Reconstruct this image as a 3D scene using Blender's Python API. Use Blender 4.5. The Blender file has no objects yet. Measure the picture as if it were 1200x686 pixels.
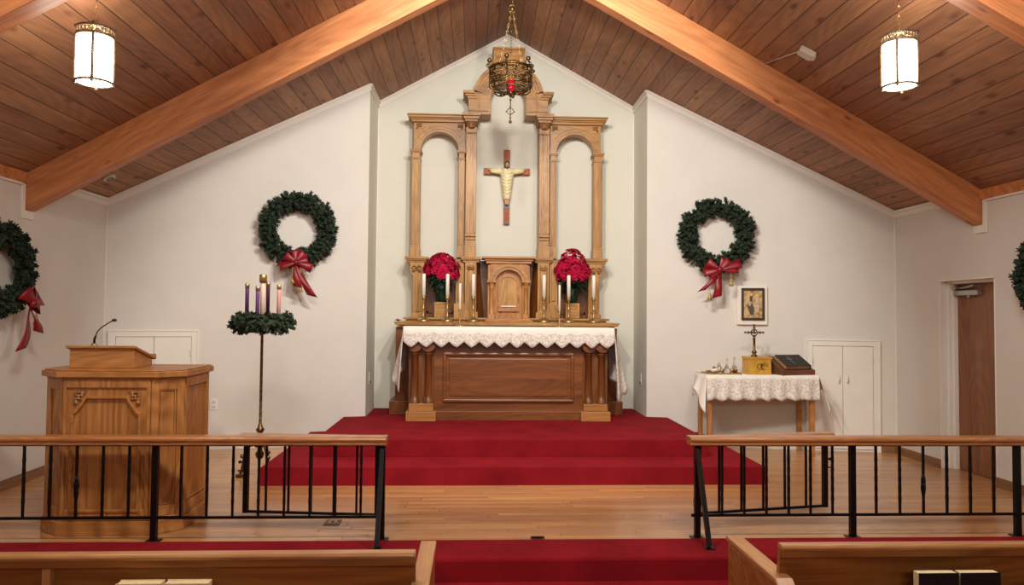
import bpy, math, random
from mathutils import Vector, Matrix
random.seed(7)
C = bpy.context.scene.collection
PI = math.pi
ORG = {}

# ---------------------------------------------------------------- materials
def lin(c):
    return tuple(((v/255)/12.92 if v/255 <= .04045 else ((v/255+.055)/1.055)**2.4) for v in c) + (1,)
def newmat(name):
    m = bpy.data.materials.new(name); m.use_nodes = True
    nt = m.node_tree; b = nt.nodes['Principled BSDF']
    return m, nt, b
def N(nt, t, **kw):
    n = nt.nodes.new(t)
    for k, v in kw.items(): setattr(n, k, v)
    return n
def ramp(nt, stops):
    r = N(nt, 'ShaderNodeValToRGB'); e = r.color_ramp.elements
    while len(e) < len(stops): e.new(.5)
    for i, (p, c) in enumerate(stops): e[i].position = p; e[i].color = c
    return r
def math_(nt, op, a, b=None, clamp=False):
    n = N(nt, 'ShaderNodeMath', operation=op, use_clamp=clamp)
    for i, v in enumerate((a, b)):
        if v is None: continue
        if isinstance(v, (int, float)): n.inputs[i].default_value = v
        else: nt.links.new(v, n.inputs[i])
    return n.outputs[0]
def mixc(nt, mode, f, a, b):
    n = N(nt, 'ShaderNodeMix', data_type='RGBA', blend_type=mode)
    for i, v in ((0, f), (6, a), (7, b)):
        if isinstance(v, (int, float)): n.inputs[i].default_value = v
        elif isinstance(v, tuple): n.inputs[i].default_value = v
        else: nt.links.new(v, n.inputs[i])
    return n.outputs[2]
def plain(name, c, rough=.5, metal=0, noise=.06, nscale=8, bump=0, bscale=60, emit=None, es=0, sheen=0, trans=0, spec=None):
    m, nt, b = newmat(name); L = nt.links
    b.inputs['Roughness'].default_value = rough; b.inputs['Metallic'].default_value = metal
    co = N(nt, 'ShaderNodeTexCoord').outputs['Object']
    no = N(nt, 'ShaderNodeTexNoise'); no.inputs['Scale'].default_value = nscale; no.inputs['Detail'].default_value = 4
    L.new(co, no.inputs['Vector'])
    cl = lin(c); lo = tuple(x*(1-noise*2) for x in cl[:3])+(1,); hi = tuple(min(1, x*(1+noise*2)) for x in cl[:3])+(1,)
    r = ramp(nt, [(.3, lo), (.7, hi)]); L.new(no.outputs[0], r.inputs[0]); L.new(r.outputs[0], b.inputs['Base Color'])
    if bump:
        n2 = N(nt, 'ShaderNodeTexNoise'); n2.inputs['Scale'].default_value = bscale; L.new(co, n2.inputs['Vector'])
        bp = N(nt, 'ShaderNodeBump'); bp.inputs['Strength'].default_value = bump; bp.inputs['Distance'].default_value = .01
        L.new(n2.outputs[0], bp.inputs['Height']); L.new(bp.outputs[0], b.inputs['Normal'])
    if emit: b.inputs['Emission Color'].default_value = lin(emit); b.inputs['Emission Strength'].default_value = es
    if sheen: b.inputs['Sheen Weight'].default_value = sheen
    if trans: b.inputs['Transmission Weight'].default_value = trans
    if spec is not None: b.inputs['Specular IOR Level'].default_value = spec
    return m
def wood(name, dark, light, axis='Z', rough=.4, scale=1.0, knots=0.0, boards=None, groove=None, rings=.5, coat=0, varied=.25, brick=None):
    """procedural timber with the grain along `axis`; boards=(axis, width) adds separate planks"""
    m, nt, b = newmat(name); L = nt.links
    tc = N(nt, 'ShaderNodeTexCoord').outputs['Object']
    sep = N(nt, 'ShaderNodeSeparateXYZ'); L.new(tc, sep.inputs[0])
    S = {'X': sep.outputs[0], 'Y': sep.outputs[1], 'Z': sep.outputs[2]}
    rnd = None; vec = tc; edge = None
    if boards:
        ax, w = boards
        q = math_(nt, 'DIVIDE', S[ax], w); fl = math_(nt, 'FLOOR', q)
        fr = math_(nt, 'FRACT', q); 
        if brick:   # end joints: length brick along grain, random offset per board
            wn0 = N(nt, 'ShaderNodeTexWhiteNoise', noise_dimensions='1D'); L.new(fl, wn0.inputs['W'])
            g = math_(nt, 'ADD', math_(nt, 'DIVIDE', S[axis], brick), math_(nt, 'MULTIPLY', wn0.outputs[0], 7.3))
            gf = math_(nt, 'FLOOR', g); gfr = math_(nt, 'FRACT', g)
            key = math_(nt, 'ADD', fl, math_(nt, 'MULTIPLY', gf, 17.37))
        else: key = fl
        wn = N(nt, 'ShaderNodeTexWhiteNoise', noise_dimensions='1D'); L.new(key, wn.inputs['W']); rnd = wn.outputs[0]
        off = N(nt, 'ShaderNodeCombineXYZ')
        for i in range(3): L.new(math_(nt, 'MULTIPLY', rnd, 13.7+7*i), off.inputs[i])
        va = N(nt, 'ShaderNodeVectorMath', operation='ADD'); L.new(tc, va.inputs[0]); L.new(off.outputs[0], va.inputs[1]); vec = va.outputs[0]
        edge = math_(nt, 'MINIMUM', fr, math_(nt, 'SUBTRACT', 1.0, fr))
    mp = N(nt, 'ShaderNodeMapping'); L.new(vec, mp.inputs[0])
    s = [14*scale]*3; s['XYZ'.index(axis)] = .9*scale; mp.inputs['Scale'].default_value = s
    n1 = N(nt, 'ShaderNodeTexNoise'); n1.inputs['Scale'].default_value = 1; n1.inputs['Detail'].default_value = 3; n1.inputs['Distortion'].default_value = .6; L.new(mp.outputs[0], n1.inputs[0])
    mp2 = N(nt, 'ShaderNodeMapping'); L.new(vec, mp2.inputs[0]); s = [120*scale]*3; s['XYZ'.index(axis)] = 4*scale; mp2.inputs['Scale'].default_value = s
    n2 = N(nt, 'ShaderNodeTexNoise'); n2.inputs['Scale'].default_value = 1; n2.inputs['Detail'].default_value = 2; L.new(mp2.outputs[0], n2.inputs[0])
    mp3 = N(nt, 'ShaderNodeMapping'); L.new(vec, mp3.inputs[0]); s = [3.2*scale]*3; s['XYZ'.index(axis)] = .7*scale; mp3.inputs['Scale'].default_value = s
    n3 = N(nt, 'ShaderNodeTexNoise'); n3.inputs['Scale'].default_value = 1; n3.inputs['Detail'].default_value = 0; L.new(mp3.outputs[0], n3.inputs[0])
    rg = math_(nt, 'ADD', math_(nt, 'MULTIPLY', math_(nt, 'SINE', math_(nt, 'MULTIPLY', n3.outputs[0], 95)), .5), .5)
    v = math_(nt, 'ADD', math_(nt, 'MULTIPLY', n1.outputs[0], .62-.2*rings), math_(nt, 'MULTIPLY', n2.outputs[0], .38))
    v = math_(nt, 'ADD', v, math_(nt, 'MULTIPLY', rg, .2*rings))
    r = ramp(nt, [(.3, lin(dark)), (.68, lin(light))]); L.new(v, r.inputs[0]); col = r.outputs[0]
    if rnd is not None:
        hv = N(nt, 'ShaderNodeHueSaturation'); L.new(col, hv.inputs['Color'])
        L.new(math_(nt, 'ADD', 1-varied, math_(nt, 'MULTIPLY', rnd, 2*varied)), hv.inputs['Value'])
        L.new(math_(nt, 'ADD', .49, math_(nt, 'MULTIPLY', rnd, .012)), hv.inputs['Hue'])
        col = hv.outputs[0]
    if knots:
        mk = N(nt, 'ShaderNodeMapping'); L.new(vec, mk.inputs[0]); s = [5.5]*3; s['XYZ'.index(axis)] = 2.2; mk.inputs['Scale'].default_value = s
        vo = N(nt, 'ShaderNodeTexVoronoi'); vo.inputs['Scale'].default_value = 1; L.new(mk.outputs[0], vo.inputs[0])
        kr = ramp(nt, [(.05, (1, 1, 1, 1)), (.05+knots, (0, 0, 0, 1))]); L.new(vo.outputs['Distance'], kr.inputs[0])
        col = mixc(nt, 'MULTIPLY', math_(nt, 'MULTIPLY', kr.outputs[0], .75), col, lin((120, 70, 45)))
    if groove:
        er = ramp(nt, [(groove*.45, (0, 0, 0, 1)), (groove, (1, 1, 1, 1))]); L.new(edge, er.inputs[0])
        h = er.outputs[0]
        if brick:
            e2 = math_(nt, 'MINIMUM', gfr, math_(nt, 'SUBTRACT', 1.0, gfr))
            er2 = ramp(nt, [(.0012, (0, 0, 0, 1)), (.003, (1, 1, 1, 1))]); L.new(e2, er2.inputs[0]); h = math_(nt, 'MINIMUM', er.outputs[0], er2.outputs[0])
        col = mixc(nt, 'MIX', math_(nt, 'MULTIPLY', math_(nt, 'SUBTRACT', 1.0, h), .8 if not brick else .45), col, lin(tuple(x*.28 for x in dark)))
        bp = N(nt, 'ShaderNodeBump'); bp.inputs['Strength'].default_value = .6; bp.inputs['Distance'].default_value = .006; L.new(h, bp.inputs['Height']); L.new(bp.outputs[0], b.inputs['Normal'])
    L.new(col, b.inputs['Base Color']); b.inputs['Roughness'].default_value = rough
    if coat: b.inputs['Coat Weight'].default_value = coat; b.inputs['Coat Roughness'].default_value = .2
    return m

M = {}
M['wall'] = plain('wall paint', (212, 206, 197), .85, noise=.012, nscale=3, bump=.06, bscale=90)
M['alcove'] = plain('alcove paint', (216, 214, 200), .85, noise=.012, nscale=3, bump=.06, bscale=90)
M['trim'] = plain('white trim', (228, 222, 212), .5, noise=.01)
M['plank'] = wood('ceiling planks', (126, 90, 62), (172, 126, 88), 'Y', .6, .8, knots=.14, boards=('X', .1345), groove=.035, varied=.16)
M['beamwood'] = wood('fir beam', (152, 88, 50), (214, 142, 88), 'X', .5, .8, knots=.07, rings=.35)
M['maple'] = wood('maple strip floor', (162, 112, 64), (206, 155, 100), 'X', .28, .9, boards=('Y', .057), groove=.03, brick=1.3, varied=.14, rings=.2, coat=.3)
M['oakz'] = wood('golden oak upright', (138, 86, 38), (194, 134, 74), 'Z', .38, 1.2, rings=.8)
M['oakx'] = wood('golden oak level', (138, 86, 38), (194, 134, 74), 'X', .38, 1.2, rings=.6)
M['oaky'] = wood('golden oak deep', (138, 86, 38), (194, 134, 74), 'Y', .38, 1.2, rings=.6)
M['retz'] = wood('pale oak upright', (132, 88, 38), (196, 146, 78), 'Z', .4, 1.3, rings=.5)
M['retx'] = wood('pale oak level', (126, 82, 35), (190, 139, 72), 'X', .4, 1.3, rings=.5)
M['carve'] = plain('carved oak', (158, 108, 58), .45, noise=.35, nscale=60, bump=.9, bscale=55)
M['walx'] = wood('brown altar wood', (86, 46, 20), (138, 82, 40), 'X', .35, 1.0, knots=.05, rings=.35)
M['walz'] = wood('brown altar wood upright', (82, 44, 19), (134, 80, 38), 'Z', .35, 1.0, rings=.6)
M['plinth'] = wood('altar plinth wood', (136, 86, 40), (188, 132, 74), 'X', .38, 1.0)
M['railx'] = wood('rail oak', (140, 84, 44), (196, 134, 80), 'X', .3, 1.5, rings=.5, coat=.3)
M['pewx'] = wood('pew oak', (112, 64, 24), (162, 104, 48), 'X', .4, .8, rings=.7, coat=.1)
M['pewcap'] = wood('pew cap oak', (150, 98, 54), (190, 136, 84), 'X', .32, 1.2, rings=.4, coat=.3)
M['pewend'] = wood('pew end oak', (150, 100, 58), (192, 140, 90), 'Y', .35, 1.2, rings=.4, coat=.2)
M['doorw'] = wood('brown veneer door', (104, 62, 32), (146, 94, 56), 'Z', .4, .8, rings=.6)
M['base'] = wood('brown baseboard', (110, 74, 46), (150, 106, 70), 'Y', .45, 1.2)
M['iron'] = plain('black iron', (20, 19, 18), .4, .55, noise=.1)
M['brass'] = plain('aged brass', (190, 160, 108), .38, .85, noise=.12, nscale=30)
M['darkbrass'] = plain('antique brass', (112, 88, 54), .38, 1, noise=.35, nscale=60, bump=.4, bscale=80)
M['paleb'] = plain('pale brass', (206, 184, 140), .3, .9, noise=.08)
M['silver'] = plain('grey metal', (170, 165, 158), .35, .8)
M['wax'] = plain('white wax', (240, 232, 220), .45, noise=.01)
M['purple'] = plain('purple wax', (88, 50, 100), .45, noise=.03)
M['dpurple'] = plain('plum wax', (72, 32, 52), .45, noise=.03)
M['lpurple'] = plain('violet wax', (112, 76, 128), .45, noise=.03)
M['pink'] = plain('rose wax', (222, 160, 150), .45, noise=.02)
M['cream'] = plain('cream wax', (232, 200, 180), .45, noise=.02)
M['needle'] = plain('dark evergreen', (30, 46, 26), .75, noise=.45, nscale=25)
M['needle2'] = plain('dark evergreen advent', (34, 50, 26), .75, noise=.45, nscale=25)
M['ribbon'] = plain('crimson ribbon', (128, 7, 22), .45, noise=.2, nscale=18)
M['bract'] = plain('crimson bracts', (178, 20, 60), .75, noise=.3, nscale=22, spec=.15)
M['leaf'] = plain('dark green leaves', (22, 48, 34), .5, noise=.25, nscale=25)
M['foil'] = plain('green foil', (14, 48, 34), .25, .5, noise=.2, nscale=20)
M['gold'] = plain('gold tassel', (170, 146, 84), .5, .3, noise=.2, nscale=40)
M['robe'] = plain('pale gold robe', (222, 210, 164), .5, 0, noise=.1, nscale=30)
M['skin'] = plain('carved face', (196, 160, 120), .6)
M['hair'] = plain('carved dark hair', (60, 44, 34), .6)
M['crosswood'] = plain('reddish cross wood', (158, 80, 38), .45, noise=.12, nscale=20, spec=.2)
M['crossdark'] = plain('dark cross inlay', (60, 36, 34), .4)
M['rubyglass'] = plain('ruby glass', (190, 8, 40), .08, noise=.05, emit=(220, 10, 45), es=.5)
M['black'] = plain('black cover', (14, 14, 16), .5)
M['pages'] = plain('book page edges', (222, 196, 150), .7, noise=.05, nscale=50)
M['paper'] = plain('gilt page edges', (150, 112, 78), .6)
M['yellowbox'] = plain('yellow brass box', (204, 154, 62), .42, .35, noise=.1, nscale=15)
M['mat'] = plain('white mount', (226, 216, 202), .6, noise=.01)
M['frameblack'] = plain('dark brown picture frame', (44, 30, 20), .35)
M['plastic'] = plain('off white plastic', (205, 198, 182), .5, noise=.02)
M['darkslot'] = plain('dark slot', (50, 42, 36), .7)
M['leather'] = plain('brown leather', (104, 62, 44), .5, noise=.15)
M['lampmetal'] = plain('lamp filigree metal', (120, 98, 72), .5, .35, noise=.2, nscale=40)

def carpet():
    m, nt, b = newmat('red carpet'); L = nt.links
    co = N(nt, 'ShaderNodeTexCoord').outputs['Object']
    n = N(nt, 'ShaderNodeTexNoise'); n.inputs['Scale'].default_value = 260; n.inputs['Detail'].default_value = 2; L.new(co, n.inputs[0])
    n2 = N(nt, 'ShaderNodeTexNoise'); n2.inputs['Scale'].default_value = 3; n2.inputs['Detail'].default_value = 5; L.new(co, n2.inputs[0])
    v = math_(nt, 'ADD', math_(nt, 'MULTIPLY', n.outputs[0], .6), math_(nt, 'MULTIPLY', n2.outputs[0], .4))
    r = ramp(nt, [(.35, lin((104, 13, 21))), (.65, lin((148, 27, 37)))]); L.new(v, r.inputs[0]); L.new(r.outputs[0], b.inputs['Base Color'])
    bp = N(nt, 'ShaderNodeBump'); bp.inputs['Strength'].default_value = .5; bp.inputs['Distance'].default_value = .004; L.new(n.outputs[0], bp.inputs['Height']); L.new(bp.outputs[0], b.inputs['Normal'])
    b.inputs['Roughness'].default_value = .95; b.inputs['Sheen Weight'].default_value = 0
    b.inputs['Specular IOR Level'].default_value = .1
    return m
M['carpet'] = carpet()
def lace(name, base, hi):
    m, nt, b = newmat(name); L = nt.links
    co = N(nt, 'ShaderNodeTexCoord').outputs['Object']
    v = N(nt, 'ShaderNodeTexVoronoi', feature='SMOOTH_F1'); v.inputs['Scale'].default_value = 60; L.new(co, v.inputs[0])
    n = N(nt, 'ShaderNodeTexNoise'); n.inputs['Scale'].default_value = 45; n.inputs['Detail'].default_value = 6; L.new(co, n.inputs[0])
    w = math_(nt, 'ADD', math_(nt, 'MULTIPLY', v.outputs['Distance'], .5), math_(nt, 'MULTIPLY', n.outputs[0], .6))
    r = ramp(nt, [(.38, lin(hi)), (.62, lin(base))]); L.new(w, r.inputs[0]); L.new(r.outputs[0], b.inputs['Base Color'])
    b.inputs['Roughness'].default_value = .8
    bp = N(nt, 'ShaderNodeBump'); bp.inputs['Strength'].default_value = .4; bp.inputs['Distance'].default_value = .003; L.new(w, bp.inputs['Height']); L.new(bp.outputs[0], b.inputs['Normal'])
    return m
M['lace'] = lace('white lace', (196, 186, 174), (234, 227, 217))
M['linen'] = plain('white linen', (232, 226, 216), .75, noise=.015, bump=.1, bscale=150)
def glassmat():
    m, nt, b = newmat('clear glass')
    b.inputs['Transmission Weight'].default_value = 1; b.inputs['Roughness'].default_value = .03; b.inputs['IOR'].default_value = 1.45
    b.inputs['Base Color'].default_value = (.95, .95, .95, 1)
    return m
M['glass'] = glassmat()
M['wine'] = plain('red liquid', (150, 40, 30), .2)
LAMP_E = 26
def lampglass():
    m, nt, b = newmat('lit lamp glass')
    b.inputs['Base Color'].default_value = (.9, .88, .84, 1); b.inputs['Emission Color'].default_value = (1, .89, .74, 1); b.inputs['Emission Strength'].default_value = LAMP_E
    return m
M['lit'] = lampglass()
def iconmat():
    m, nt, b = newmat('icon ground'); L = nt.links
    co = N(nt, 'ShaderNodeTexCoord').outputs['Object']
    n = N(nt, 'ShaderNodeTexNoise'); n.inputs['Scale'].default_value = 22; n.inputs['Detail'].default_value = 6; L.new(co, n.inputs[0])
    r = ramp(nt, [(.35, lin((120, 88, 54))), (.6, lin((196, 160, 108)))]); L.new(n.outputs[0], r.inputs[0]); L.new(r.outputs[0], b.inputs['Base Color'])
    b.inputs['Roughness'].default_value = .4
    return m
M['icon'] = iconmat()

# ---------------------------------------------------------------- mesh builder
class MB:
    def __init__(s): s.v = []; s.f = []; s.sm = []; s.mi = []
    def add(s, vs, fs, smooth=False, mi=0):
        o = len(s.v); s.v += [tuple(p) for p in vs]
        for f in fs: s.f.append([i+o for i in f]); s.sm.append(smooth); s.mi.append(mi)
        return s
    def box(s, x0, x1, y0, y1, z0, z1, mi=0):
        vs = [(x0,y0,z0),(x1,y0,z0),(x1,y1,z0),(x0,y1,z0),(x0,y0,z1),(x1,y0,z1),(x1,y1,z1),(x0,y1,z1)]
        return s.add(vs, [(0,3,2,1),(4,5,6,7),(0,1,5,4),(1,2,6,5),(2,3,7,6),(3,0,4,7)], mi=mi)
    def hexa(s, b, t, mi=0):   # b,t : 4 corner points each, bottom & top
        return s.add(list(b)+list(t), [(0,3,2,1),(4,5,6,7),(0,1,5,4),(1,2,6,5),(2,3,7,6),(3,0,4,7)], mi=mi)
    def prism(s, pts, plane, a, b, mi=0):
        n = len(pts)
        def P(p, d): return {'xz': (p[0], d, p[1]), 'xy': (p[0], p[1], d), 'yz': (d, p[0], p[1])}[plane]
        vs = [P(p, a) for p in pts]+[P(p, b) for p in pts]
        fs = [list(range(n))[::-1], list(range(n, 2*n))]+[(i, (i+1) % n, (i+1) % n+n, i+n) for i in range(n)]
        return s.add(vs, fs, mi=mi)
    def band(s, outer, inner, plane, a, b, closed=False, smooth=False, mi=0):
        n = len(outer)
        def P(p, d): return {'xz': (p[0], d, p[1]), 'xy': (p[0], p[1], d), 'yz': (d, p[0], p[1])}[plane]
        vs = [P(p, a) for p in outer]+[P(p, a) for p in inner]+[P(p, b) for p in outer]+[P(p, b) for p in inner]
        fs = []; m = n if closed else n-1
        for i in range(m):
            j = (i+1) % n
            fs += [(i, j, n+j, n+i), (2*n+j, 2*n+i, 3*n+i, 3*n+j), (j, i, 2*n+i, 2*n+j), (n+i, n+j, 3*n+j, 3*n+i)]
        if not closed: fs += [(0, n, 3*n, 2*n), (n-1, 3*n-1, 4*n-1, 2*n-1)]
        return s.add(vs, fs, smooth, mi)
    def lathe(s, prof, c=(0,0,0), seg=20, axis='Z', smooth=True, sx=1, sy=1, mi=0):
        vs = []; fs = []; n = len(prof)
        for k in range(seg):
            a = 2*PI*k/seg
            for r, z in prof:
                p = (r*math.cos(a)*sx, r*math.sin(a)*sy, z)
                if axis == 'Y': p = (p[0], p[2], p[1])
                if axis == 'X': p = (p[2], p[0], p[1])
                vs.append((p[0]+c[0], p[1]+c[1], p[2]+c[2]))
        for k in range(seg):
            k2 = (k+1) % seg
            for i in range(n-1): fs.append((k*n+i, k2*n+i, k2*n+i+1, k*n+i+1))
        s.add(vs, fs, smooth, mi)
        o = len(s.v)-len(vs)
        for i, flip in ((0, True), (n-1, False)):
            if prof[i][0] > 1e-5:
                f = [o+k*n+i for k in range(seg)]; s.f.append(f[::-1] if flip else f); s.sm.append(False); s.mi.append(mi)
        return s
    def tube(s, pts, r, seg=8, closed=False, mi=0, smooth=True, flat=1.0):
        pts = [Vector(p) for p in pts]; n = len(pts); rs = r if isinstance(r, (list, tuple)) else [r]*n
        vs = []; fs = []; up = Vector((0, 0, 1)); prev = None
        for i, p in enumerate(pts):
            if closed: t = pts[(i+1) % n]-pts[i-1]
            else: t = pts[min(i+1, n-1)]-pts[max(i-1, 0)]
            t.normalize()
            if prev is None:
                a = t.cross(up) if abs(t.z) < .95 else t.cross(Vector((1, 0, 0)))
            else: a = prev-t*prev.dot(t)
            a.normalize(); prev = a; b2 = t.cross(a)
            for k in range(seg):
                an = 2*PI*k/seg+(PI/4 if seg == 4 else 0)
                vs.append(p+a*math.cos(an)*rs[i]+b2*math.sin(an)*rs[i]*flat)
        m = n if closed else n-1
        for i in range(m):
            j = (i+1) % n
            for k in range(seg): k2 = (k+1) % seg; fs.append((i*seg+k, i*seg+k2, j*seg+k2, j*seg+k))
        if not closed: fs += [tuple(range(seg))[::-1], tuple((n-1)*seg+k for k in range(seg))]
        return s.add(vs, fs, smooth and seg > 4, mi)
    def ball(s, c, r, seg=14, ry=None, rz=None, mi=0):
        ry = ry or r; rz = rz or r; n = max(5, seg//2)
        prof = [(math.sin(PI*i/n), -math.cos(PI*i/n)) for i in range(n+1)]
        prof[0] = (0.0001, -1); prof[-1] = (.0001, 1)
        o = len(s.v); s.lathe(prof, (0, 0, 0), seg, mi=mi)
        for i in range(o, len(s.v)): p = s.v[i]; s.v[i] = (p[0]*r+c[0], p[1]*ry+c[1], p[2]*rz+c[2])
        return s
    def strip(s, pts, wdirs, mi=0, smooth=True):  # ribbon
        vs = []; fs = []
        for p, w in zip(pts, wdirs): p = Vector(p); w = Vector(w); vs += [p-w, p, p+w]
        for i in range(len(pts)-1):
            for k in range(2): fs.append((3*i+k, 3*i+k+1, 3*i+k+4, 3*i+k+3))
        return s.add(vs, fs, smooth, mi)
    def xform(s, mat, start=0):
        for i in range(start, len(s.v)): s.v[i] = tuple(mat @ Vector(s.v[i]))
        return s
    def mirrored(s):
        n = len(s.v); s.v += [(-p[0], p[1], p[2]) for p in s.v]
        s.f += [[i+n for i in f][::-1] for f in s.f]; s.sm += list(s.sm); s.mi += list(s.mi); return s
    def build(s, name, mat, parent=None, org=None, bevel=0, solid=0, subs=0, rot=None):
        if parent is not None: o = ORG[parent]
        elif org is not None: o = Vector(org)
        else:
            xs = [p[0] for p in s.v]; ys = [p[1] for p in s.v]; zs = [p[2] for p in s.v]
            o = Vector(((min(xs)+max(xs))/2, (min(ys)+max(ys))/2, min(zs)))
        me = bpy.data.meshes.new(name)
        me.from_pydata([(p[0]-o[0], p[1]-o[1], p[2]-o[2]) for p in s.v], [], s.f)
        me.polygons.foreach_set('use_smooth', s.sm); me.polygons.foreach_set('material_index', s.mi)
        for mm in (mat if isinstance(mat, (list, tuple)) else [mat]): me.materials.append(M[mm])
        me.update()
        ob = bpy.data.objects.new(name, me); C.objects.link(ob)
        if parent is not None: ob.parent = parent; ORG[ob] = ORG[parent]
        else: ob.location = o; ORG[ob] = Vector(o)
        if solid: md = ob.modifiers.new('s', 'SOLIDIFY'); md.thickness = solid; md.offset = 0
        if bevel: md = ob.modifiers.new('b', 'BEVEL'); md.width = bevel; md.segments = 2; md.limit_method = 'ANGLE'; md.angle_limit = math.radians(40); md.harden_normals = False
        if subs: md = ob.modifiers.new('u', 'SUBSURF'); md.levels = subs; md.render_levels = subs
        return ob
def tag(o, label=None, cat=None, group=None, kind=None):
    if label: o['label'] = label
    if cat: o['category'] = cat
    if group: o['group'] = group
    if kind: o['kind'] = kind
    return o
def thing(name, loc, label, cat, group=None, kind=None):
    o = bpy.data.objects.new(name, None); C.objects.link(o); o.location = loc; o.empty_display_size = .1
    ORG[o] = Vector(loc); return tag(o, label, cat, group, kind)
def struct(name, mb, mat, **kw):
    return tag(mb.build(name, mat, org=(0, 0, 0), **kw), kind='structure')
def kids(o): return [c for c in bpy.data.objects if c.parent == o]
def copy_tree(o, parent=None):
    c = o.copy(); C.objects.link(c); c.parent = parent
    for ch in kids(o): copy_tree(ch, c)
    return c
def arc(cx, cz, r, a0, a1, n, rz=None):
    rz = rz or r
    return [(cx+r*math.cos(math.radians(a0+(a1-a0)*i/n)), cz+rz*math.sin(math.radians(a0+(a1-a0)*i/n))) for i in range(n+1)]

# ---------------------------------------------------------------- room constants
ZR, MS = 5.06, .555            # ridge height and roof slope
def zc(x): return ZR-MS*abs(x)
XI, YI, XO, YO, YA = 1.625, 8.62, 4.28, 8.04, 9.36
YB = -4.5                      # rear wall of the nave
NF = -.14                      # nave floor level
H1, H2 = .158, .316            # chancel steps
# wing-wall frames: s=+-1; t metres along wall from the inner edge, d off the wall, towards room
WL = math.hypot(XO-XI, YI-YO); WU = Vector(((XO-XI)/WL, (YO-YI)/WL, 0)); WN = Vector((WU.y, -WU.x, 0))
if WN.y > 0: WN = -WN
WANG = math.atan2(WU.y, WU.x)
def wpt(s, t, d, z):
    p = Vector((XI, YI, 0))+WU*t+WN*d
    return Vector((s*p.x, p.y, z))
def wbox(mb, s, t0, t1, d0, d1, z0, z1, mi=0):
    b = [wpt(s, t0, d1, z0), wpt(s, t1, d1, z0), wpt(s, t1, d0, z0), wpt(s, t0, d0, z0)]
    t = [wpt(s, t0, d1, z1), wpt(s, t1, d1, z1), wpt(s, t1, d0, z1), wpt(s, t0, d0, z1)]
    if s < 0: b = b[::-1]; t = t[::-1]
    mb.hexa(b, t, mi); return mb
def wt(x): return (abs(x)-XI)/abs(WU.x)   # t from world x

# floors
mb = MB(); mb.box(-XO-.25, XO+.25, 4.99, YA, -.2, 0); struct('floor', mb, 'maple')
mb = MB(); mb.box(-XO, XO, YB, 4.60, -.3, NF); struct('floor_nave', mb, 'carpet')
mb = MB(); mb.box(-XO, XO, 4.60, 4.99, -.3, .006); struct('chancel_edge', mb, 'carpet', bevel=.02)
# carpeted steps, their rear edges follow the walls
e = .004
def platform(name, xs, y0, z0, z1, xin):
    ywall = YI+(xs-XI)/(XO-XI)*(YO-YI)
    pts = [(-xs, y0), (xs, y0), (xs, ywall-.0), (XI, YI), (XI-e, YI), (XI-e, YA), (-XI+e, YA), (-XI+e, YI), (-XI, YI), (-xs, ywall)]
    mb = MB(); mb.prism(pts, 'xy', z0, z1); return struct(name, mb, 'carpet', bevel=.018)
platform('carpet_step_lower', 2.215, 6.55, 0, H1, 0)
platform('carpet_step_upper', 1.86, 7.03, H1, H2, 0)
# walls
mb = MB(); T = .2
mb.box(-XO-T, -XO, YB, YO, -.3, zc(XO)+.0); struct('wall_left', mb, 'wall')
DY0, DY1, DZ = 6.45, 7.25, 1.875
mb = MB(); mb.box(XO, XO+T, YB, DY0, -.3, zc(XO)); mb.box(XO, XO+T, DY1, YO, -.3, zc(XO)); mb.box(XO, XO+T, DY0, DY1, DZ, zc(XO));  struct('wall_right', mb, 'wall')
for s, nm in ((-1, 'wall_wing_left'), (1, 'wall_wing_right')):
    mb = MB(); a, b_ = wpt(s, 0, 0, 0), wpt(s, WL, 0, 0); a2, b2 = wpt(s, .12, -.12, 0), wpt(s, WL, -.15, 0)
    bt = [a, b_, b2, a2]; tp = [Vector((p.x, p.y, zc(p.x))) for p in bt]
    if s < 0: bt = bt[::-1]; tp = tp[::-1]
    mb.hexa(bt, tp); struct(nm, mb, 'wall')
    mb = MB()
    bt = [(s*XI, YI, 0), (s*(XI+.11), YI+.06, 0), (s*(XI+.11), YA, 0), (s*XI, YA, 0)]; tp = [(p[0], p[1], zc(p[0])) for p in bt]
    if s < 0: bt = bt[::-1]; tp = tp[::-1]
    mb.hexa(bt, tp); struct('wall_alcove_left' if s < 0 else 'wall_alcove_right', mb, 'alcove')
mb = MB(); X = XI+.2
mb.prism([(-X, 0), (X, 0), (X, zc(X)), (0, ZR), (-X, zc(X))], 'xz', YA, YA+.15); struct('wall_back', mb, 'alcove')
mb = MB(); X = XO+T
mb.prism([(-X, -.3), (X, -.3), (X, zc(X)), (0, ZR), (-X, zc(X))], 'xz', YB-.15, YB); struct('wall_rear', mb, 'wall')
# ceiling
mb = MB(); X = XO+.5
mb.prism([(-X, zc(X)), (0, ZR), (X, zc(X)), (X, zc(X)+.15), (0, ZR+.15), (-X, zc(X)+.15)], 'xz', YB-.1, YA+.15); struct('ceiling', mb, 'plank')
# beams: one glulam each side of the ridge, every bay
for k, y0 in enumerate((6.60, 4.11, 1.62, -.87)):
    for s in (-1, 1):
        mb = MB(); x = XO; th = math.atan(MS)*s
        P4 = [(0, 0), (s*x, zc(x)-ZR), (s*x, zc(x)-.325-ZR), (0, -.325)]
        c_, s_ = math.cos(th), math.sin(th)
        mb.prism([(px*c_-pz*s_, px*s_+pz*c_) for px, pz in P4], 'xz', 0, .14)
        bo = mb.build('ceiling_beam', 'beamwood', org=(0, 0, 0), bevel=.006); bo.location = (0, y0, ZR); bo.rotation_euler = (0, th, 0); tag(bo, kind='structure')
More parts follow.
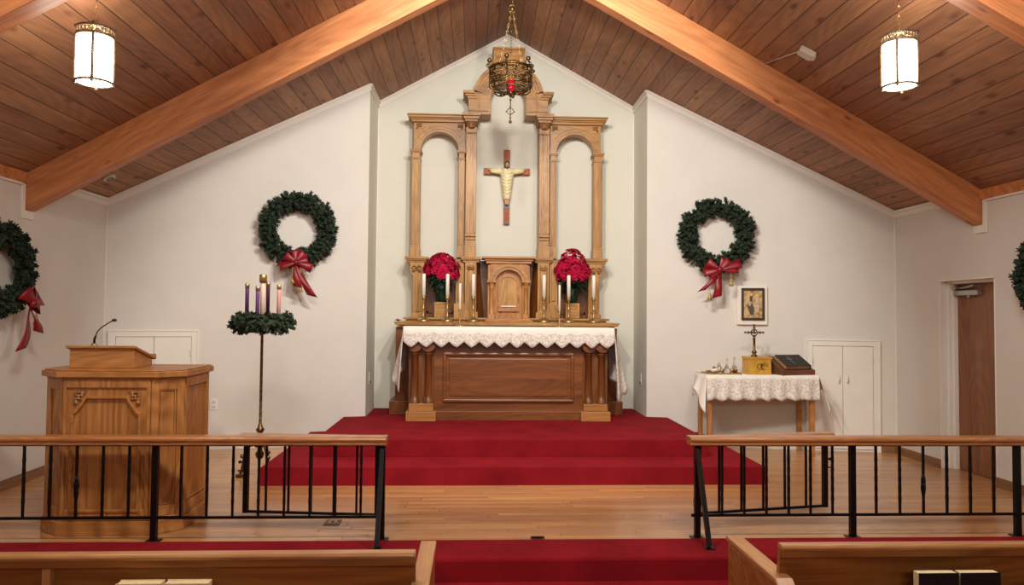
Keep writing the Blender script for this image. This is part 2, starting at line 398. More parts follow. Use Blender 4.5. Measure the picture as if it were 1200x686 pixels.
# cornices
n_t = 1
def ctrim(mb, p, q, nrm, h=.075, d=.03):
    """moulding under the roof from p to q (points on the wall at ceiling height)"""
    p = Vector(p); q = Vector(q); n = Vector(nrm); up = Vector((0, 0, 1))
    for dd, h0, h1 in ((d*.5, -h, -h*.35), (d, -h*.4, 0), (d*.35, -h*1.12, -h)):
        b = [p+n*dd+up*h0, q+n*dd+up*h0, q+up*h0, p+up*h0]; t = [p+n*dd+up*h1, q+n*dd+up*h1, q+up*h1, p+up*h1]
        mb.hexa(b, t)
for s in (-1, 1):
    mb = MB(); a = wpt(s, 0, 0, 0); b_ = wpt(s, WL, 0, 0); n = Vector((s*WN.x, WN.y, 0))
    ctrim(mb, (a.x, a.y, zc(a.x)), (b_.x, b_.y, zc(b_.x)), n); struct('trim_%d' % n_t, mb, 'trim'); n_t += 1
    mb = MB(); ctrim(mb, (s*XI, YI-.02, zc(XI)), (s*XI, YA, zc(XI)), (-s, 0, 0)); struct('trim_%d' % n_t, mb, 'trim'); n_t += 1
    mb = MB(); ctrim(mb, (0, YA, ZR), (s*XI, YA, zc(XI)), (0, -1, 0)); struct('trim_%d' % n_t, mb, 'trim'); n_t += 1
    mb = MB(); ctrim(mb, (s*XO, 6.74, zc(XO)), (s*XO, YO, zc(XO)), (-s, 0, 0)); struct('trim_%d' % n_t, mb, 'trim'); n_t += 1
    # vertical corner beads
    mb = MB(); mb.box(min(s*XO, s*(XO-.014)), max(s*XO, s*(XO-.014)), YO-.016, YO, 0, zc(XO)-.08); mb.box(min(s*XI, s*(XI-.014)), max(s*XI, s*(XI-.014)), YA-.014, YA, H2, zc(XI)-.08); struct('trim_%d' % n_t, mb, 'trim'); n_t += 1
    # white casing of the beam pocket and the timber fascia in the nearer bays
    mb = MB(); xa, xb = sorted((s*XO, s*(XO-.02)))
    mb.box(xa, xb, 6.535, 6.575, zc(XO)-.40, zc(XO)-.10); mb.box(xa, xb, 6.575, 6.70, zc(XO)-.40, zc(XO)-.335); struct('trim_%d' % n_t, mb, 'trim', bevel=.003); n_t += 1
    for y0, y1 in ((4.25, 6.60), (1.76, 4.11), (-.73, 1.62), (YB, -.87)):
        mb = MB(); mb.box(*sorted((s*XO, s*(XO-.028))), y0, y1, zc(XO)-.095, zc(XO)); struct('trim_%d' % n_t, mb, 'beamwood'); n_t += 1
        mb = MB(); mb.box(*sorted((s*XO, s*(XO-.02))), y0, y1-.065, zc(XO)-.115, zc(XO)-.095); struct('trim_%d' % n_t, mb, 'trim'); n_t += 1
# baseboards
def bb(name, y0, y1, s, z=0):
    mb = MB(); mb.box(*sorted((s*XO, s*(XO-.014))), y0, y1, z, z+.085); mb.box(*sorted((s*XO, s*(XO-.022))), y0, y1, z, z+.02); struct(name, mb, 'base')
bb('baseboard_left', 4.99, YO, -1); bb('baseboard_right', 4.99, DY0, 1); bb('baseboard_right_rear', DY1, YO, 1)
mb = MB(); wbox(mb, 1, wt(4.13), WL, 0, .014, 0, .085); struct('baseboard_wing', mb, 'base')

# ---------------------------------------------------------------- side door (right wall)
d = thing('door_1', (XO, (DY0+DY1)/2, 0), None, None, kind='structure')
mb = MB()
for y0, y1 in ((DY1-.012, DY1), (DY0, DY0+.012)): mb.box(XO-.004, XO+.2, y0, y1, 0, DZ)
mb.box(XO-.004, XO+.2, DY0, DY1, DZ-.012, DZ)
mb.box(XO+.075, XO+.2, DY1-.03, DY1-.012, 0, DZ-.012); mb.box(XO+.115, XO+.2, DY1-.05, DY1-.03, 0, DZ-.012)
mb.box(XO+.075, XO+.2, DY0+.012, DY1-.03, DZ-.04, DZ-.012)
mb.build('door_frame', 'trim', d, bevel=.002)
mb = MB(); mb.box(XO+.155, XO+.195, DY0+.012, DY1-.05, .006, DZ-.045); mb.build('door_panel', 'doorw', d)
mb = MB(); mb.box(XO+.10, XO+.155, 6.83, 7.19, DZ-.155, DZ-.105); mb.lathe([(.018, -.02), (.018, 0)], (XO+.12, 6.98, DZ-.155), 12)
mb.tube([(XO+.12, 7.17, DZ-.085), (XO+.10, 7.0, DZ-.078), (XO+.08, 6.85, DZ-.06)], .011, 6); mb.box(XO+.09, XO+.13, 7.15, 7.195, DZ-.10, DZ-.06)
mb.build('door_closer', 'silver', d, bevel=.006)

# ---------------------------------------------------------------- wall cupboards
def cupboard(s, x0, x1, ztop, label):
    c = wpt(s, wt((x0+x1)/2), 0, 0); o = thing('wall_cupboard', c, label, 'cupboard')
    t0, t1 = wt(x0), wt(x1); w = .062
    mb = MB(); wbox(mb, s, t0, t0+w, 0, .022, 0, ztop); wbox(mb, s, t1-w, t1, 0, .022, 0, ztop); wbox(mb, s, t0+w, t1-w, 0, .022, ztop-w, ztop)
    wbox(mb, s, t0-.008, t0+.006, 0, .03, 0, ztop+.008); wbox(mb, s, t1-.006, t1+.008, 0, .03, 0, ztop+.008); wbox(mb, s, t0, t1, 0, .03, ztop-.006, ztop+.008)
    mb.build('frame', 'trim', o, bevel=.003)
    tm = (t0+t1)/2; g = .004
    for a, b_, sg in ((t0+w+g, tm-g, -1), (tm+g, t1-w-g, 1)):
        mb = MB(); wbox(mb, s, a, b_, .001, .014, .03, ztop-w-g); dr = mb.build('door', 'trim', o, bevel=.002)
        mb = MB(); th = tm+sg*.045; zz = ztop*.655
        mb.tube([wpt(s, th, .014, zz-.045), wpt(s, th, .035, zz-.042), wpt(s, th, .04, zz), wpt(s, th, .035, zz+.042), wpt(s, th, .014, zz+.045)], .006, 6); mb.build('handle', 'trim', dr)
        for zz in (ztop*.13, ztop*.82):
            th = a-.002 if sg < 0 else b_+.002
            mb = MB(); wbox(mb, s, th-.008, th+.008, .012, .026, zz-.035, zz+.035); mb.build('hinge', 'plastic', dr)
    return o
cupboard(1, 3.36, 4.11, 1.235, 'white double door wall cupboard with two loop handles, right of the cloth covered side table')
cupboard(-1, 3.38, 4.23, 1.285, 'white double door wall cupboard mostly hidden behind the wooden pulpit')

# ---------------------------------------------------------------- altar retable
Y1 = 9.355
r = thing('altar_retable', (0, 9.1, H2), 'tall pale oak retable of open arches rising against the white wall behind the altar', 'retable')
mb = MB()
mb.box(-1.31, 1.31, 8.80, Y1, H2+.16, 1.335); mb.box(-1.37, 1.37, 8.74, Y1, H2, H2+.16)
mb.build('base_cabinet', 'walz', r, bevel=.006)
mb = MB()
mb.box(-1.27, 1.27, 8.745, Y1, 1.335, 1.36); mb.prism([(-1.30, 1.36), (1.30, 1.36), (1.325, 1.385), (1.325, 1.40), (-1.325, 1.40), (-1.325, 1.385)], 'xz', 8.715, Y1)
mb.build('lower_ledge', 'retx', r, bevel=.004)
mb = MB(); mb.box(-1.20, 1.20, 8.92, Y1, 1.40, 1.425); mb.box(-1.235, 1.235, 8.89, Y1, 1.425, 1.45)
mb.build('upper_ledge', 'retx', r, bevel=.005)
# predella back panels and pedestals
mb = MB(); mb.box(-1.12, 1.12, 9.16, 9.24, 1.45, 2.15)
for s in (-1, 1):
    for x0, x1 in ((.64, .98),):
        a, b_ = sorted((s*x0, s*x1))
        mb.box(a, a+.03, 9.145, 9.16, 1.5, 2.1); mb.box(b_-.03, b_, 9.145, 9.16, 1.5, 2.1); mb.box(a, b_, 9.145, 9.16, 1.5, 1.53); mb.box(a, b_, 9.145, 9.16, 2.07, 2.1)
mb.build('back_panel', 'walz', r, bevel=.004)
for s in (-1, 1):
    def sb(mb, x0, x1, *a): a_, b_ = sorted((s*x0, s*x1)); mb.box(a_, b_, *a)
    # outer bracket with a scroll capital
    mb = MB()
    prof = [(1.0, 1.45), (1.135, 1.45), (1.135, 1.88), (1.14, 1.95), (1.165, 1.99), (1.185, 2.03), (1.17, 2.08), (1.19, 2.12), (1.0, 2.12)]
    mb.prism([(s*x, z) for x, z in prof] if s > 0 else [(s*x, z) for x, z in prof][::-1], 'xz', 9.04, 9.3)
    sb(mb, 1.03, 1.105, 9.025, 9.04, 1.52, 1.9); sb(mb, .99, 1.15, 9.0, 9.3, 1.45, 1.5)
    p = mb.build('outer_pedestal', 'retz', r, bevel=.004)
    mb = MB()
    for zz, rr in ((2.045, .034), (2.02, .026)): 
        mb.tube([(s*1.125+rr*math.cos(a)*(1-a/9), 9.02, zz+rr*math.sin(a)*(1-a/9)) for a in [i*.5 for i in range(14)]], .008, 6)
        mb.tube([(s*1.06-rr*math.cos(a)*(1-a/9), 9.02, zz+rr*math.sin(a)*(1-a/9)) for a in [i*.5 for i in range(14)]], .008, 6)
    mb.build('scroll_carving', 'carve', p)
    # middle pedestal
    mb = MB(); sb(mb, .52, .62, 9.02, 9.2, 1.45, 2.12); sb(mb, .50, .64, 8.98, 9.2, 1.45, 1.62); sb(mb, .545, .595, 9.0, 9.02, 1.66, 2.06)
    mb.build('middle_pedestal', 'retz', r, bevel=.004)
    # inner pedestal carrying the tall pilaster
    mb = MB(); sb(mb, .37, .51, 8.97, 9.3, 1.45, 2.12); sb(mb, .35, .53, 8.95, 9.3, 1.45, 1.52); sb(mb, .395, .405, 8.955, 8.97, 1.56, 2.04); sb(mb, .475, .485, 8.955, 8.97, 1.56, 2.04)
    p = mb.build('inner_pedestal', 'retz', r, bevel=.004)
    mb = MB()
    for k in range(5): mb.ball((s*(.405+k*.0175), 8.955, 2.045-.008*(k % 2)), .013, 8)
    mb.box(*sorted((s*.395, s*.485)), 8.945, 8.97, 2.06, 2.09); mb.build('pedestal_capital', 'carve', p)
    # slanted niche panel
    mb = MB()
    b = [(s*.27, 9.16, 1.45), (s*.37, 8.99, 1.45), (s*.38, 9.01, 1.45), (s*.28, 9.18, 1.45)]; t = [(s*.33, 9.16, 2.12), (s*.37, 8.99, 2.12), (s*.38, 9.01, 2.12), (s*.34, 9.18, 2.12)]
    if s < 0: b = b[::-1]; t = t[::-1]
    mb.hexa(b, t); mb.build('slanted_panel', 'walz', r, bevel=.003)
    # predella cornice
    mb = MB()
    for x0, x1, yf in ((.96, 1.235, 9.0), (.32, .56, 8.95)):
        sb(mb, x0+.02, x1-.025, yf+.03, 9.3, 2.12, 2.14); sb(mb, x0+.01, x1-.012, yf+.015, 9.3, 2.14, 2.155); sb(mb, x0, x1, yf, 9.3, 2.155, 2.185)
    sb(mb, .56, .96, 9.15, 9.3, 2.12, 2.18)
    mb.build('predella_cornice', 'retx', r, bevel=.003)
    # upper tier: outer pilaster, small inner pilaster, both under an arch
    for x0, x1, nm in ((1.075, 1.18, 'outer_pilaster'), (.525, .605, 'small_pilaster')):
        mb = MB(); sb(mb, x0, x1, 9.12, 9.3, 2.185, 3.41); sb(mb, x0-.008, x1+.008, 9.11, 9.3, 2.185, 2.30); w = x1-x0
        sb(mb, x0+.006, x0+.02, 9.108, 9.12, 2.34, 3.38); sb(mb, x1-.02, x1-.006, 9.108, 9.12, 2.34, 3.38); sb(mb, x0+w/2-.01, x0+w/2+.01, 9.112, 9.12, 2.34, 3.38)
        p = mb.build(nm, 'retz', r, bevel=.003)
        mb = MB(); sb(mb, x0-.006, x1+.006, 9.105, 9.3, 3.395, 3.41); sb(mb, x0+.004, x1-.004, 9.11, 9.3, 3.41, 3.47); sb(mb, x0-.012, x1+.012, 9.10, 9.3, 3.47, 3.485); sb(mb, x0-.02, x1+.02, 9.085, 9.3, 3.485, 3.505)
        mb.build('pilaster_cap', 'retx', p, bevel=.003)
    # arch head
    cx, cz, rr = .84, 3.505, .235; n = 20
    ins = arc(cx, cz, rr, 0, 180, n)
    top = 3.865
    out = []
    for k in range(n+1):
        a = math.radians(180*k/n); c_, s_ = math.cos(a), math.sin(a)
        tx = (1.16-cx if c_ > 0 else cx-.53)/max(abs(c_), 1e-6); tz = (top-cz)/max(s_, 1e-6); t_ = min(tx, tz)
        out.append((cx+c_*t_, cz+s_*t_))
    # make sure corners are present
    ci = min(range(n+1), key=lambda i: math.hypot(out[i][0]-1.16, out[i][1]-top)); out[ci] = (1.16, top)
    ci = min(range(n+1), key=lambda i: math.hypot(out[i][0]-.53, out[i][1]-top)); out[ci] = (.53, top)
    mb = MB(); mb.band([(s*x, z) for x, z in out], [(s*x, z) for x, z in ins], 'xz', 9.14, 9.3)
    p = mb.build('arch_head', 'retx', r)
    mb = MB()
    for r0, r1, yf in ((.235, .262, 9.125), (.262, .30, 9.115), (.30, .32, 9.105)):
        mb.band([(s*x, z) for x, z in arc(cx, cz, r1, 0, 180, n)], [(s*x, z) for x, z in arc(cx, cz, r0, 0, 180, n)], 'xz', yf, 9.14, smooth=False)
    mb.build('archivolt', 'retx', p)
    for q in (1, -1):
        mb = MB(); c0 = (cx+q*.275, 3.83)
        for k in range(7): mb.ball((s*(c0[0]-q*(k % 3)*.022-.0), 9.125, 3.83-(k//3)*.022), .0125, 8)
        mb.build('corner_carving', 'carve', p)
    mb = MB()
    for x1, yf, z0, z1 in ((1.185, 9.10, 3.855, 3.885), (1.20, 9.08, 3.885, 3.90), (1.225, 9.05, 3.90, 3.925), (1.235, 9.03, 3.925, 3.94)): sb(mb, .52, x1, yf, 9.3, z0, z1)
    mb.build('side_cornice', 'retx', r, bevel=.003)
    # tall inner pilaster
    mb = MB(); sb(mb, .385, .515, 9.05, 9.3, 2.185, 3.79); sb(mb, .378, .522, 9.035, 9.3, 2.185, 2.33); sb(mb, .39, .51, 9.03, 9.05, 2.40, 2.425); sb(mb, .385, .515, 9.022, 9.05, 2.44, 2.46)
    for x in (.39, .435, .485): sb(mb, x, x+.025, 9.035, 9.05, 2.48, 3.70)
    p = mb.build('tall_pilaster', 'retz', r, bevel=.003)
    mb = MB(); sb(mb, .385, .515, 9.03, 9.3, 3.70, 3.72)
    mb.lathe([(.0001, 0), (.03, .005), (.055, .03), (.065, .06), (.068, .085), (.0001, .086)], (s*.45, 9.045, 3.76), 18, sy=.6)
    for q in (-1, 1): mb.tube([(s*.45+q*(.028+rq*math.cos(a)), 9.0, 3.815+rq*math.sin(a)) for a, rq in [(i*.55, .02*(1-i/14)) for i in range(12)]], .006, 6)
    mb.build('scroll_capital', 'carve', p)
    mb = MB(); sb(mb, .37, .53, 9.0, 9.3, 3.845, 3.875); sb(mb, .355, .545, 8.975, 9.3, 3.875, 3.905); sb(mb, .34, .56, 8.95, 9.3, 3.905, 3.945)
    mb.build('pilaster_abacus', 'retx', p, bevel=.003)
# central arch
cz = 4.20
def symm(pts): return [(-x, z) for x, z in pts]+[(x, z) for x, z in pts[::-1]]
mb = MB(); n = 26
outer = [(-.49, 3.945), (-.49, 4.10), (-.50, 4.18)]+[p for p in arc(0, 4.147, .40, 168, 90, 10)]
inner = [(-.215, 3.945), (-.215, 4.06), (-.215, 4.14)]+[p for p in arc(0, 4.15, .215, 180, 90, 10)]
outer = outer+[(-x, z) for x, z in outer[::-1][1:]]; inner = inner+[(-x, z) for x, z in inner[::-1][1:]]
mb.band(outer, inner, 'xz', 9.05, 9.33)
ca = mb.build('central_arch', 'retx', r, bevel=.003)
mb = MB()
for off, yf in ((.0, 8.985), (-.035, 9.01), (-.065, 9.03)):
    R0 = .43+off; o = arc(0, 4.147, R0, 169, 11, 24); i = arc(0, 4.147, R0-.04, 169, 11, 24)
    mb.band(o, i, 'xz', yf, 9.06)
for off, yf in ((.30, 9.03), (.27, 9.035)): mb.band(arc(0, 4.16, off, 175, 5, 22), arc(0, 4.16, off-.012, 175, 5, 22), 'xz', yf, 9.06)
mb.build('arch_moulding', 'retx', ca)
for s in (-1, 1):
    mb = MB()
    for x0, x1, yf, z0, z1 in ((.385, .505, 9.03, 4.14, 4.165), (.40, .53, 9.01, 4.165, 4.19), (.42, .555, 8.985, 4.19, 4.225), (.345, .365, 9.03, 3.99, 4.2), (.24, .49, 9.035, 3.985, 3.995)): mb.box(*sorted((s*x0, s*x1)), yf, 9.3, z0, z1)
    mb.build('shoulder_cornice', 'retx', ca, bevel=.003)
mb = MB(); mb.box(-.19, .19, 9.0, 9.33, 4.50, 4.74); mb.box(-.20, .20, 8.98, 9.33, 4.74, 4.765); mb.box(-.225, .225, 9.12, 9.33, 4.48, 4.66)
mb.box(-.19, -.16, 8.985, 9.0, 4.5, 4.74); mb.box(.16, .19, 8.985, 9.0, 4.5, 4.74); mb.box(-.10, .10, 8.985, 9.0, 4.52, 4.64)
mb.build('crowning_block', 'retx', ca, bevel=.003)
mb = MB(); mb.box(-.13, .13, 8.975, 9.0, 4.55, 4.62)
for k in range(12): mb.ball((-.11+k*.02, 8.972, 4.585+.012*(k % 2)), .012, 6)
mb.build('crown_carving', 'carve', ca)

# ---------------------------------------------------------------- tabernacle
r = thing('tabernacle', (0.015, 8.95, 1.40), 'oak tabernacle with an arched door between two small columns, centre of the altar ledge', 'tabernacle')
TX = .015
mb = MB(); mb.box(TX-.25, TX+.25, 8.90, 9.12, 1.44, 2.10)
# recess for the door face: arch spandrels in front
cz, rr = 1.86, .165
ins = [(TX-rr, 1.44)]+[(TX-rr, 1.6)]+arc(TX, cz, rr, 180, 0, 18)+[(TX+rr, 1.6), (TX+rr, 1.44)]
out = [(TX-.25, 1.44), (TX-.25, 1.6)]
for k in range(19):
    a = math.radians(180-10*k); c_, s_ = math.cos(a), math.sin(a); t_ = min(.25/max(abs(c_), 1e-6), (2.10-cz)/max(s_, 1e-6)); out.append((TX+c_*t_, cz+s_*t_))
out += [(TX+.25, 1.6), (TX+.25, 1.44)]
mb.band(out, ins, 'xz', 8.845, 8.90)
mb.build('body', 'oakz', r, bevel=.002)
mb = MB(); mb.band(arc(TX, cz, .235, 180, 0, 20), arc(TX, cz, .20, 180, 0, 20), 'xz', 8.81, 8.85); mb.band(arc(TX, cz, .20, 180, 0, 20), arc(TX, cz, .165, 180, 0, 20), 'xz', 8.825, 8.87)
mb.build('arch_moulding', 'retx', r)
mb = MB()
dz = [(TX-.10, 1.56)]+arc(TX, 1.84, .10, 180, 0, 14)+[(TX+.10, 1.56)]
mb.prism(dz[::-1], 'xz', 8.878, 8.90)
dr = mb.build('door', 'retz', r, bevel=.002)
mb = MB(); o = [(TX-.125, 1.53)]+arc(TX, 1.84, .125, 180, 0, 14)+[(TX+.125, 1.53)]; i = [(TX-.10, 1.56)]+arc(TX, 1.84, .10, 180, 0, 14)+[(TX+.10, 1.56)]
mb.band(o, i, 'xz', 8.868, 8.90, closed=True); mb.build('door_frame', 'oakx', dr)
mb = MB(); mb.box(TX-.09, TX+.09, 8.862, 8.87, 1.585, 1.597); mb.build('door_sill_strip', 'linen', dr)
mb = MB(); mb.box(TX+.112, TX+.124, 8.855, 8.868, 1.64, 1.70); mb.build('latch', 'darkbrass', dr)
for s in (-1, 1):
    x = TX+s*.205
    mb = MB(); mb.box(x-.035, x+.035, 8.80, 8.87, 1.44, 1.50)
    mb.lathe([(.032, 1.50), (.032, 1.51), (.026, 1.52), (.024, 1.80), (.03, 1.81), (.026, 1.82), (.03, 1.845), (.042, 1.87)], (x, 8.835, 0), 14); mb.box(x-.052, x+.052, 8.785, 8.88, 1.87, 1.90)
    mb.build('column', 'oakz', r, bevel=.002)
    mb = MB(); mb.prism([(x+s*.035-0, 2.06), (x+s*.04, 2.06), (x+s*.04, 1.99)] if s > 0 else [(x-.04, 1.99), (x-.04, 2.06), (x-.035, 2.06)], 'xz', 8.83, 8.85)
    mb.build('spandrel_carving', 'carve', r)
mb = MB(); mb.box(TX-.27, TX+.27, 8.82, 9.12, 2.10, 2.13); mb.box(TX-.29, TX+.29, 8.80, 9.12, 2.13, 2.155); mb.box(TX-.325, TX+.325, 8.765, 9.12, 2.155, 2.18)
mb.build('cornice', 'oakx', r, bevel=.004)
mb = MB(); mb.box(TX-.285, TX+.285, 8.76, 9.12, 1.402, 1.425); mb.box(TX-.26, TX+.26, 8.79, 9.12, 1.425, 1.44); mb.build('base', 'oakx', r, bevel=.004)

# ---------------------------------------------------------------- altar table
a = thing('altar_table', (0, 8.45, H2), 'brown wooden altar with a framed front panel and paired corner columns on the red steps', 'altar')
AY = 8.24
mb = MB(); mb.box(-.99, .99, AY+.10, 8.69, H2, 1.24); mb.build('body', 'walz', a)
mb = MB(); mb.box(-.83, .83, AY+.075, AY+.10, H2+.10, 1.24); mb.box(-.83, .83, AY+.05, AY+.10, H2, H2+.10); mb.build('front_board', 'walx', a, bevel=.003)
mb = MB()
for x0, x1, z0, z1 in ((-.73, .73, 1.03, 1.065), (-.73, .73, .515, .55), (-.73, -.695, .55, 1.03), (.695, .73, .55, 1.03)): mb.box(x0, x1, AY+.05, AY+.076, z0, z1)
mb.build('panel_moulding', 'walx', a, bevel=.01)
mb = MB(); mb.box(-.665, .665, AY+.068, AY+.08, .58, 1.0); mb.build('raised_panel', 'walx', a, bevel=.006)
for s in (-1, 1):
    cx = s*.965
    mb = MB(); mb.box(cx-.165, cx+.165, AY-.03, AY+.30, H2, H2+.105); mb.build('column_plinth', 'plinth', a, bevel=.005)
    mb = MB(); mb.box(cx-.135, cx+.135, AY-.005, AY+.28, H2+.105, H2+.19); mb.build('column_block', 'plinth', a, bevel=.004)
    mb = MB(); mb.box(cx-.145, cx+.145, AY+.085, AY+.26, H2+.19, 1.24); mb.build('corner_post', 'walz', a)
    for q in (-1, 1):
        x = cx+q*.074
        mb = MB(); mb.lathe([(.058, .506), (.058, .518), (.05, .53), (.052, .542), (.04, .556), (.038, .59), (.038, 1.045), (.05, 1.05), (.048, 1.062), (.038, 1.07), (.038, 1.14)], (x, AY+.055, 0), 18)
        cl = mb.build('column', 'walz', a)
        mb = MB(); mb.prism(([(x-.072, 1.20)]+arc(x, 1.15, .072, 180, 360, 14)+[(x+.072, 1.20)])[::1], 'xz', AY-.005, AY+.10)
        mb.band(arc(x, 1.15, .076, 180, 360, 14), arc(x, 1.15, .064, 180, 360, 14), 'xz', AY-.015, AY+.0)
        mb.build('scallop_capital', 'walx', cl)
mb = MB(); mb.box(-1.14, 1.14, AY-.03, 8.70, 1.24, 1.345); mb.build('table_top', 'walx', a, bevel=.004)

# altar cloth
def scallop(x, w):
    q = (x/w) % 1.0; return 1-abs(2*q-1)**1.25
mb = MB(); xs = [-1.165+2.33*i/232 for i in range(233)]; CT = 1.352; YF = AY-.045
nrows = [CT]+[CT-.006]+[1.30, 1.25, 1.22]
vs = []; fs = []
for x in xs:
    zb = 1.19-.065*scallop(x+1.165, .16643)
    vs += [(x, 8.70, CT), (x, YF+.01, CT), (x, YF, CT-.01)]
    for k in range(1, 7):
        z = CT-.01+(zb-CT+.01)*k/6; vs.append((x, YF-.006-.005*math.sin(x*23)*k/6, z))
m_ = 9
for i in range(232):
    for k in range(m_-1): fs.append((i*m_+k, i*m_+k+1, (i+1)*m_+k+1, (i+1)*m_+k))
for fi, f in enumerate(fs): pass
mb.add(vs, fs, True); mb.mi = [(1 if (i % (m_-1)) >= 4 else 0) for i in range(len(fs))]
cloth = mb.build('altar_cloth', ('linen', 'lace'), None, solid=.004)
tag(cloth, 'long white altar cloth with a scalloped lace edge draped over the brown altar', 'altar cloth')
for s in (-1, 1):
    mb = MB(); vs = []; fs = []; nu, nv = 26, 16
    for i in range(nu+1):
        u = i/nu; y = YF+.005+u*(8.69-YF)
        zb = (.64 if s < 0 else .54)+.30*u-.035*abs(math.sin(u*PI*4.5)); 
        for j in range(nv+1):
            v = j/nv
            fl = (.12 if s < 0 else .17)*v**.8*(.12+.88*math.sin(PI*min(1, u*1.25+.02)))
            x = 1.165+fl+.020*math.sin(u*13+v*2)*v
            vs.append((s*x, y+.03*math.sin(u*9)*v*(1 if u > .1 else 0), CT+(zb-CT)*v))
    for i in range(nu):
        for j in range(nv): fs.append((i*(nv+1)+j, (i+1)*(nv+1)+j, (i+1)*(nv+1)+j+1, i*(nv+1)+j+1))
    mb.add(vs, fs, True); mb.mi = [(1 if (k % nv) > 6 else 0) for k in range(len(fs))]
    mb.build('side_drop', ('linen', 'lace'), cloth, solid=.004)

# ---------------------------------------------------------------- candlesticks and candles
def make_stick(h):
    t = thing('candlestick', (0, 0, 0), 'x', 'candlestick', 'tall brass candlesticks on the altar ledge')
    mb = MB(); mb.lathe([(.072, 0), (.074, .010), (.066, .022), (.05, .040), (.028, .046), (.016, .05), (.0001, .052)], seg=24); mb.build('foot', 'brass', t)
    mb = MB(); mb.lathe([(.014, .045), (.018, .065), (.013, .08), (.0125, .15), (.016, .158), (.0125, .166), (.0125, h-.06), (.015, h-.055), (.012, h-.048)], seg=14); mb.build('stem', 'brass', t)
    mb = MB(); mb.lathe([(.012, h-.05), (.022, h-.04), (.026, h-.02), (.024, h), (.019, h), (.018, h-.004), (.0001, h-.004)], seg=16); mb.build('socket', 'brass', t)
    return t
def make_candle(name, r_, h, mat, label, group, cap='brass', wick=True):
    t = thing(name, (0, 0, 0), label, 'candle', group)
    mb = MB(); mb.lathe([(r_, 0), (r_, h-.01), (r_*.8, h), (.0001, h)], seg=18); mb.build('wax', mat, t)
    if cap: mb = MB(); mb.lathe([(r_*1.12, h-.03), (r_*1.15, h-.004), (r_*.9, h+.006), (r_*.3, h+.014), (.0001, h+.014)], seg=16); mb.build('follower', cap, t)
    if wick: mb = MB(); mb.tube([(0, 0, h), (.001, 0, h+.022)], .0025, 6); mb.build('wick', 'darkslot', t)
    return t
SH = .30; cs = make_stick(SH); cd = make_candle('altar_candle', .022, .265, 'wax', 'x', 'white candles in the tall brass candlesticks', cap=None)
where = ['outermost on the left, beyond the left poinsettia', 'in front of the left poinsettia', 'just left of the tabernacle', 'just right of the tabernacle', 'in front of the right poinsettia', 'outermost on the right, beyond the right poinsettia']
for k, x in enumerate((-.99, -.71, -.405, .435, .73, 1.03)):
    a_ = cs if k == 0 else copy_tree(cs); a_.location = (x, 8.81, 1.402); a_['label'] = 'tall brass candlestick on the altar ledge, '+where[k]
    b_ = cd if k == 0 else copy_tree(cd); b_.location = (x, 8.81, 1.402+SH); b_['label'] = 'thick white candle in a brass candlestick, '+where[k]
def make_small():
    t = thing('short_candlestick', (0, 0, 0), 'x', 'candlestick', 'low silver candlesticks on the altar cloth')
    mb = MB(); mb.lathe([(.052, 0), (.053, .006), (.035, .012), (.012, .02), (.0001, .021)], seg=20); mb.build('foot', 'paleb', t)
    mb = MB(); mb.lathe([(.010, .018), (.014, .035), (.007, .05), (.012, .07), (.007, .09), (.007, .135), (.013, .15), (.008, .158), (.016, .175), (.022, .18), (.018, .195), (.013, .20), (.0001, .20)], seg=14); mb.build('stem', 'paleb', t)
    return t
ss = make_small(); sc = make_candle('slim_candle', .013, .29, 'wax', 'x', 'slim white candles on the altar cloth', cap=None)
for k, x in enumerate((-.555, .585)):
    w = ('left', 'right')[k]
    a_ = ss if k == 0 else copy_tree(ss); a_.location = (x, 8.50, CT+.003); a_['label'] = 'low polished candlestick standing on the white altar cloth, '+w+' of the tabernacle'
    b_ = sc if k == 0 else copy_tree(sc); b_.location = (x, 8.50, CT+.203); b_['label'] = 'slim white candle of the low candlestick, '+w+' of the tabernacle'
mb = MB(); mb.lathe([(.014, .0), (.026, .004), (.027, .018), (.020, .026), (.0001, .026)], seg=16); 
o = mb.build('follower', 'darkbrass', None); o.parent = a_; o.parent = b_; o.location = (0, 0, .285); o['label'] = 'dark metal cap'

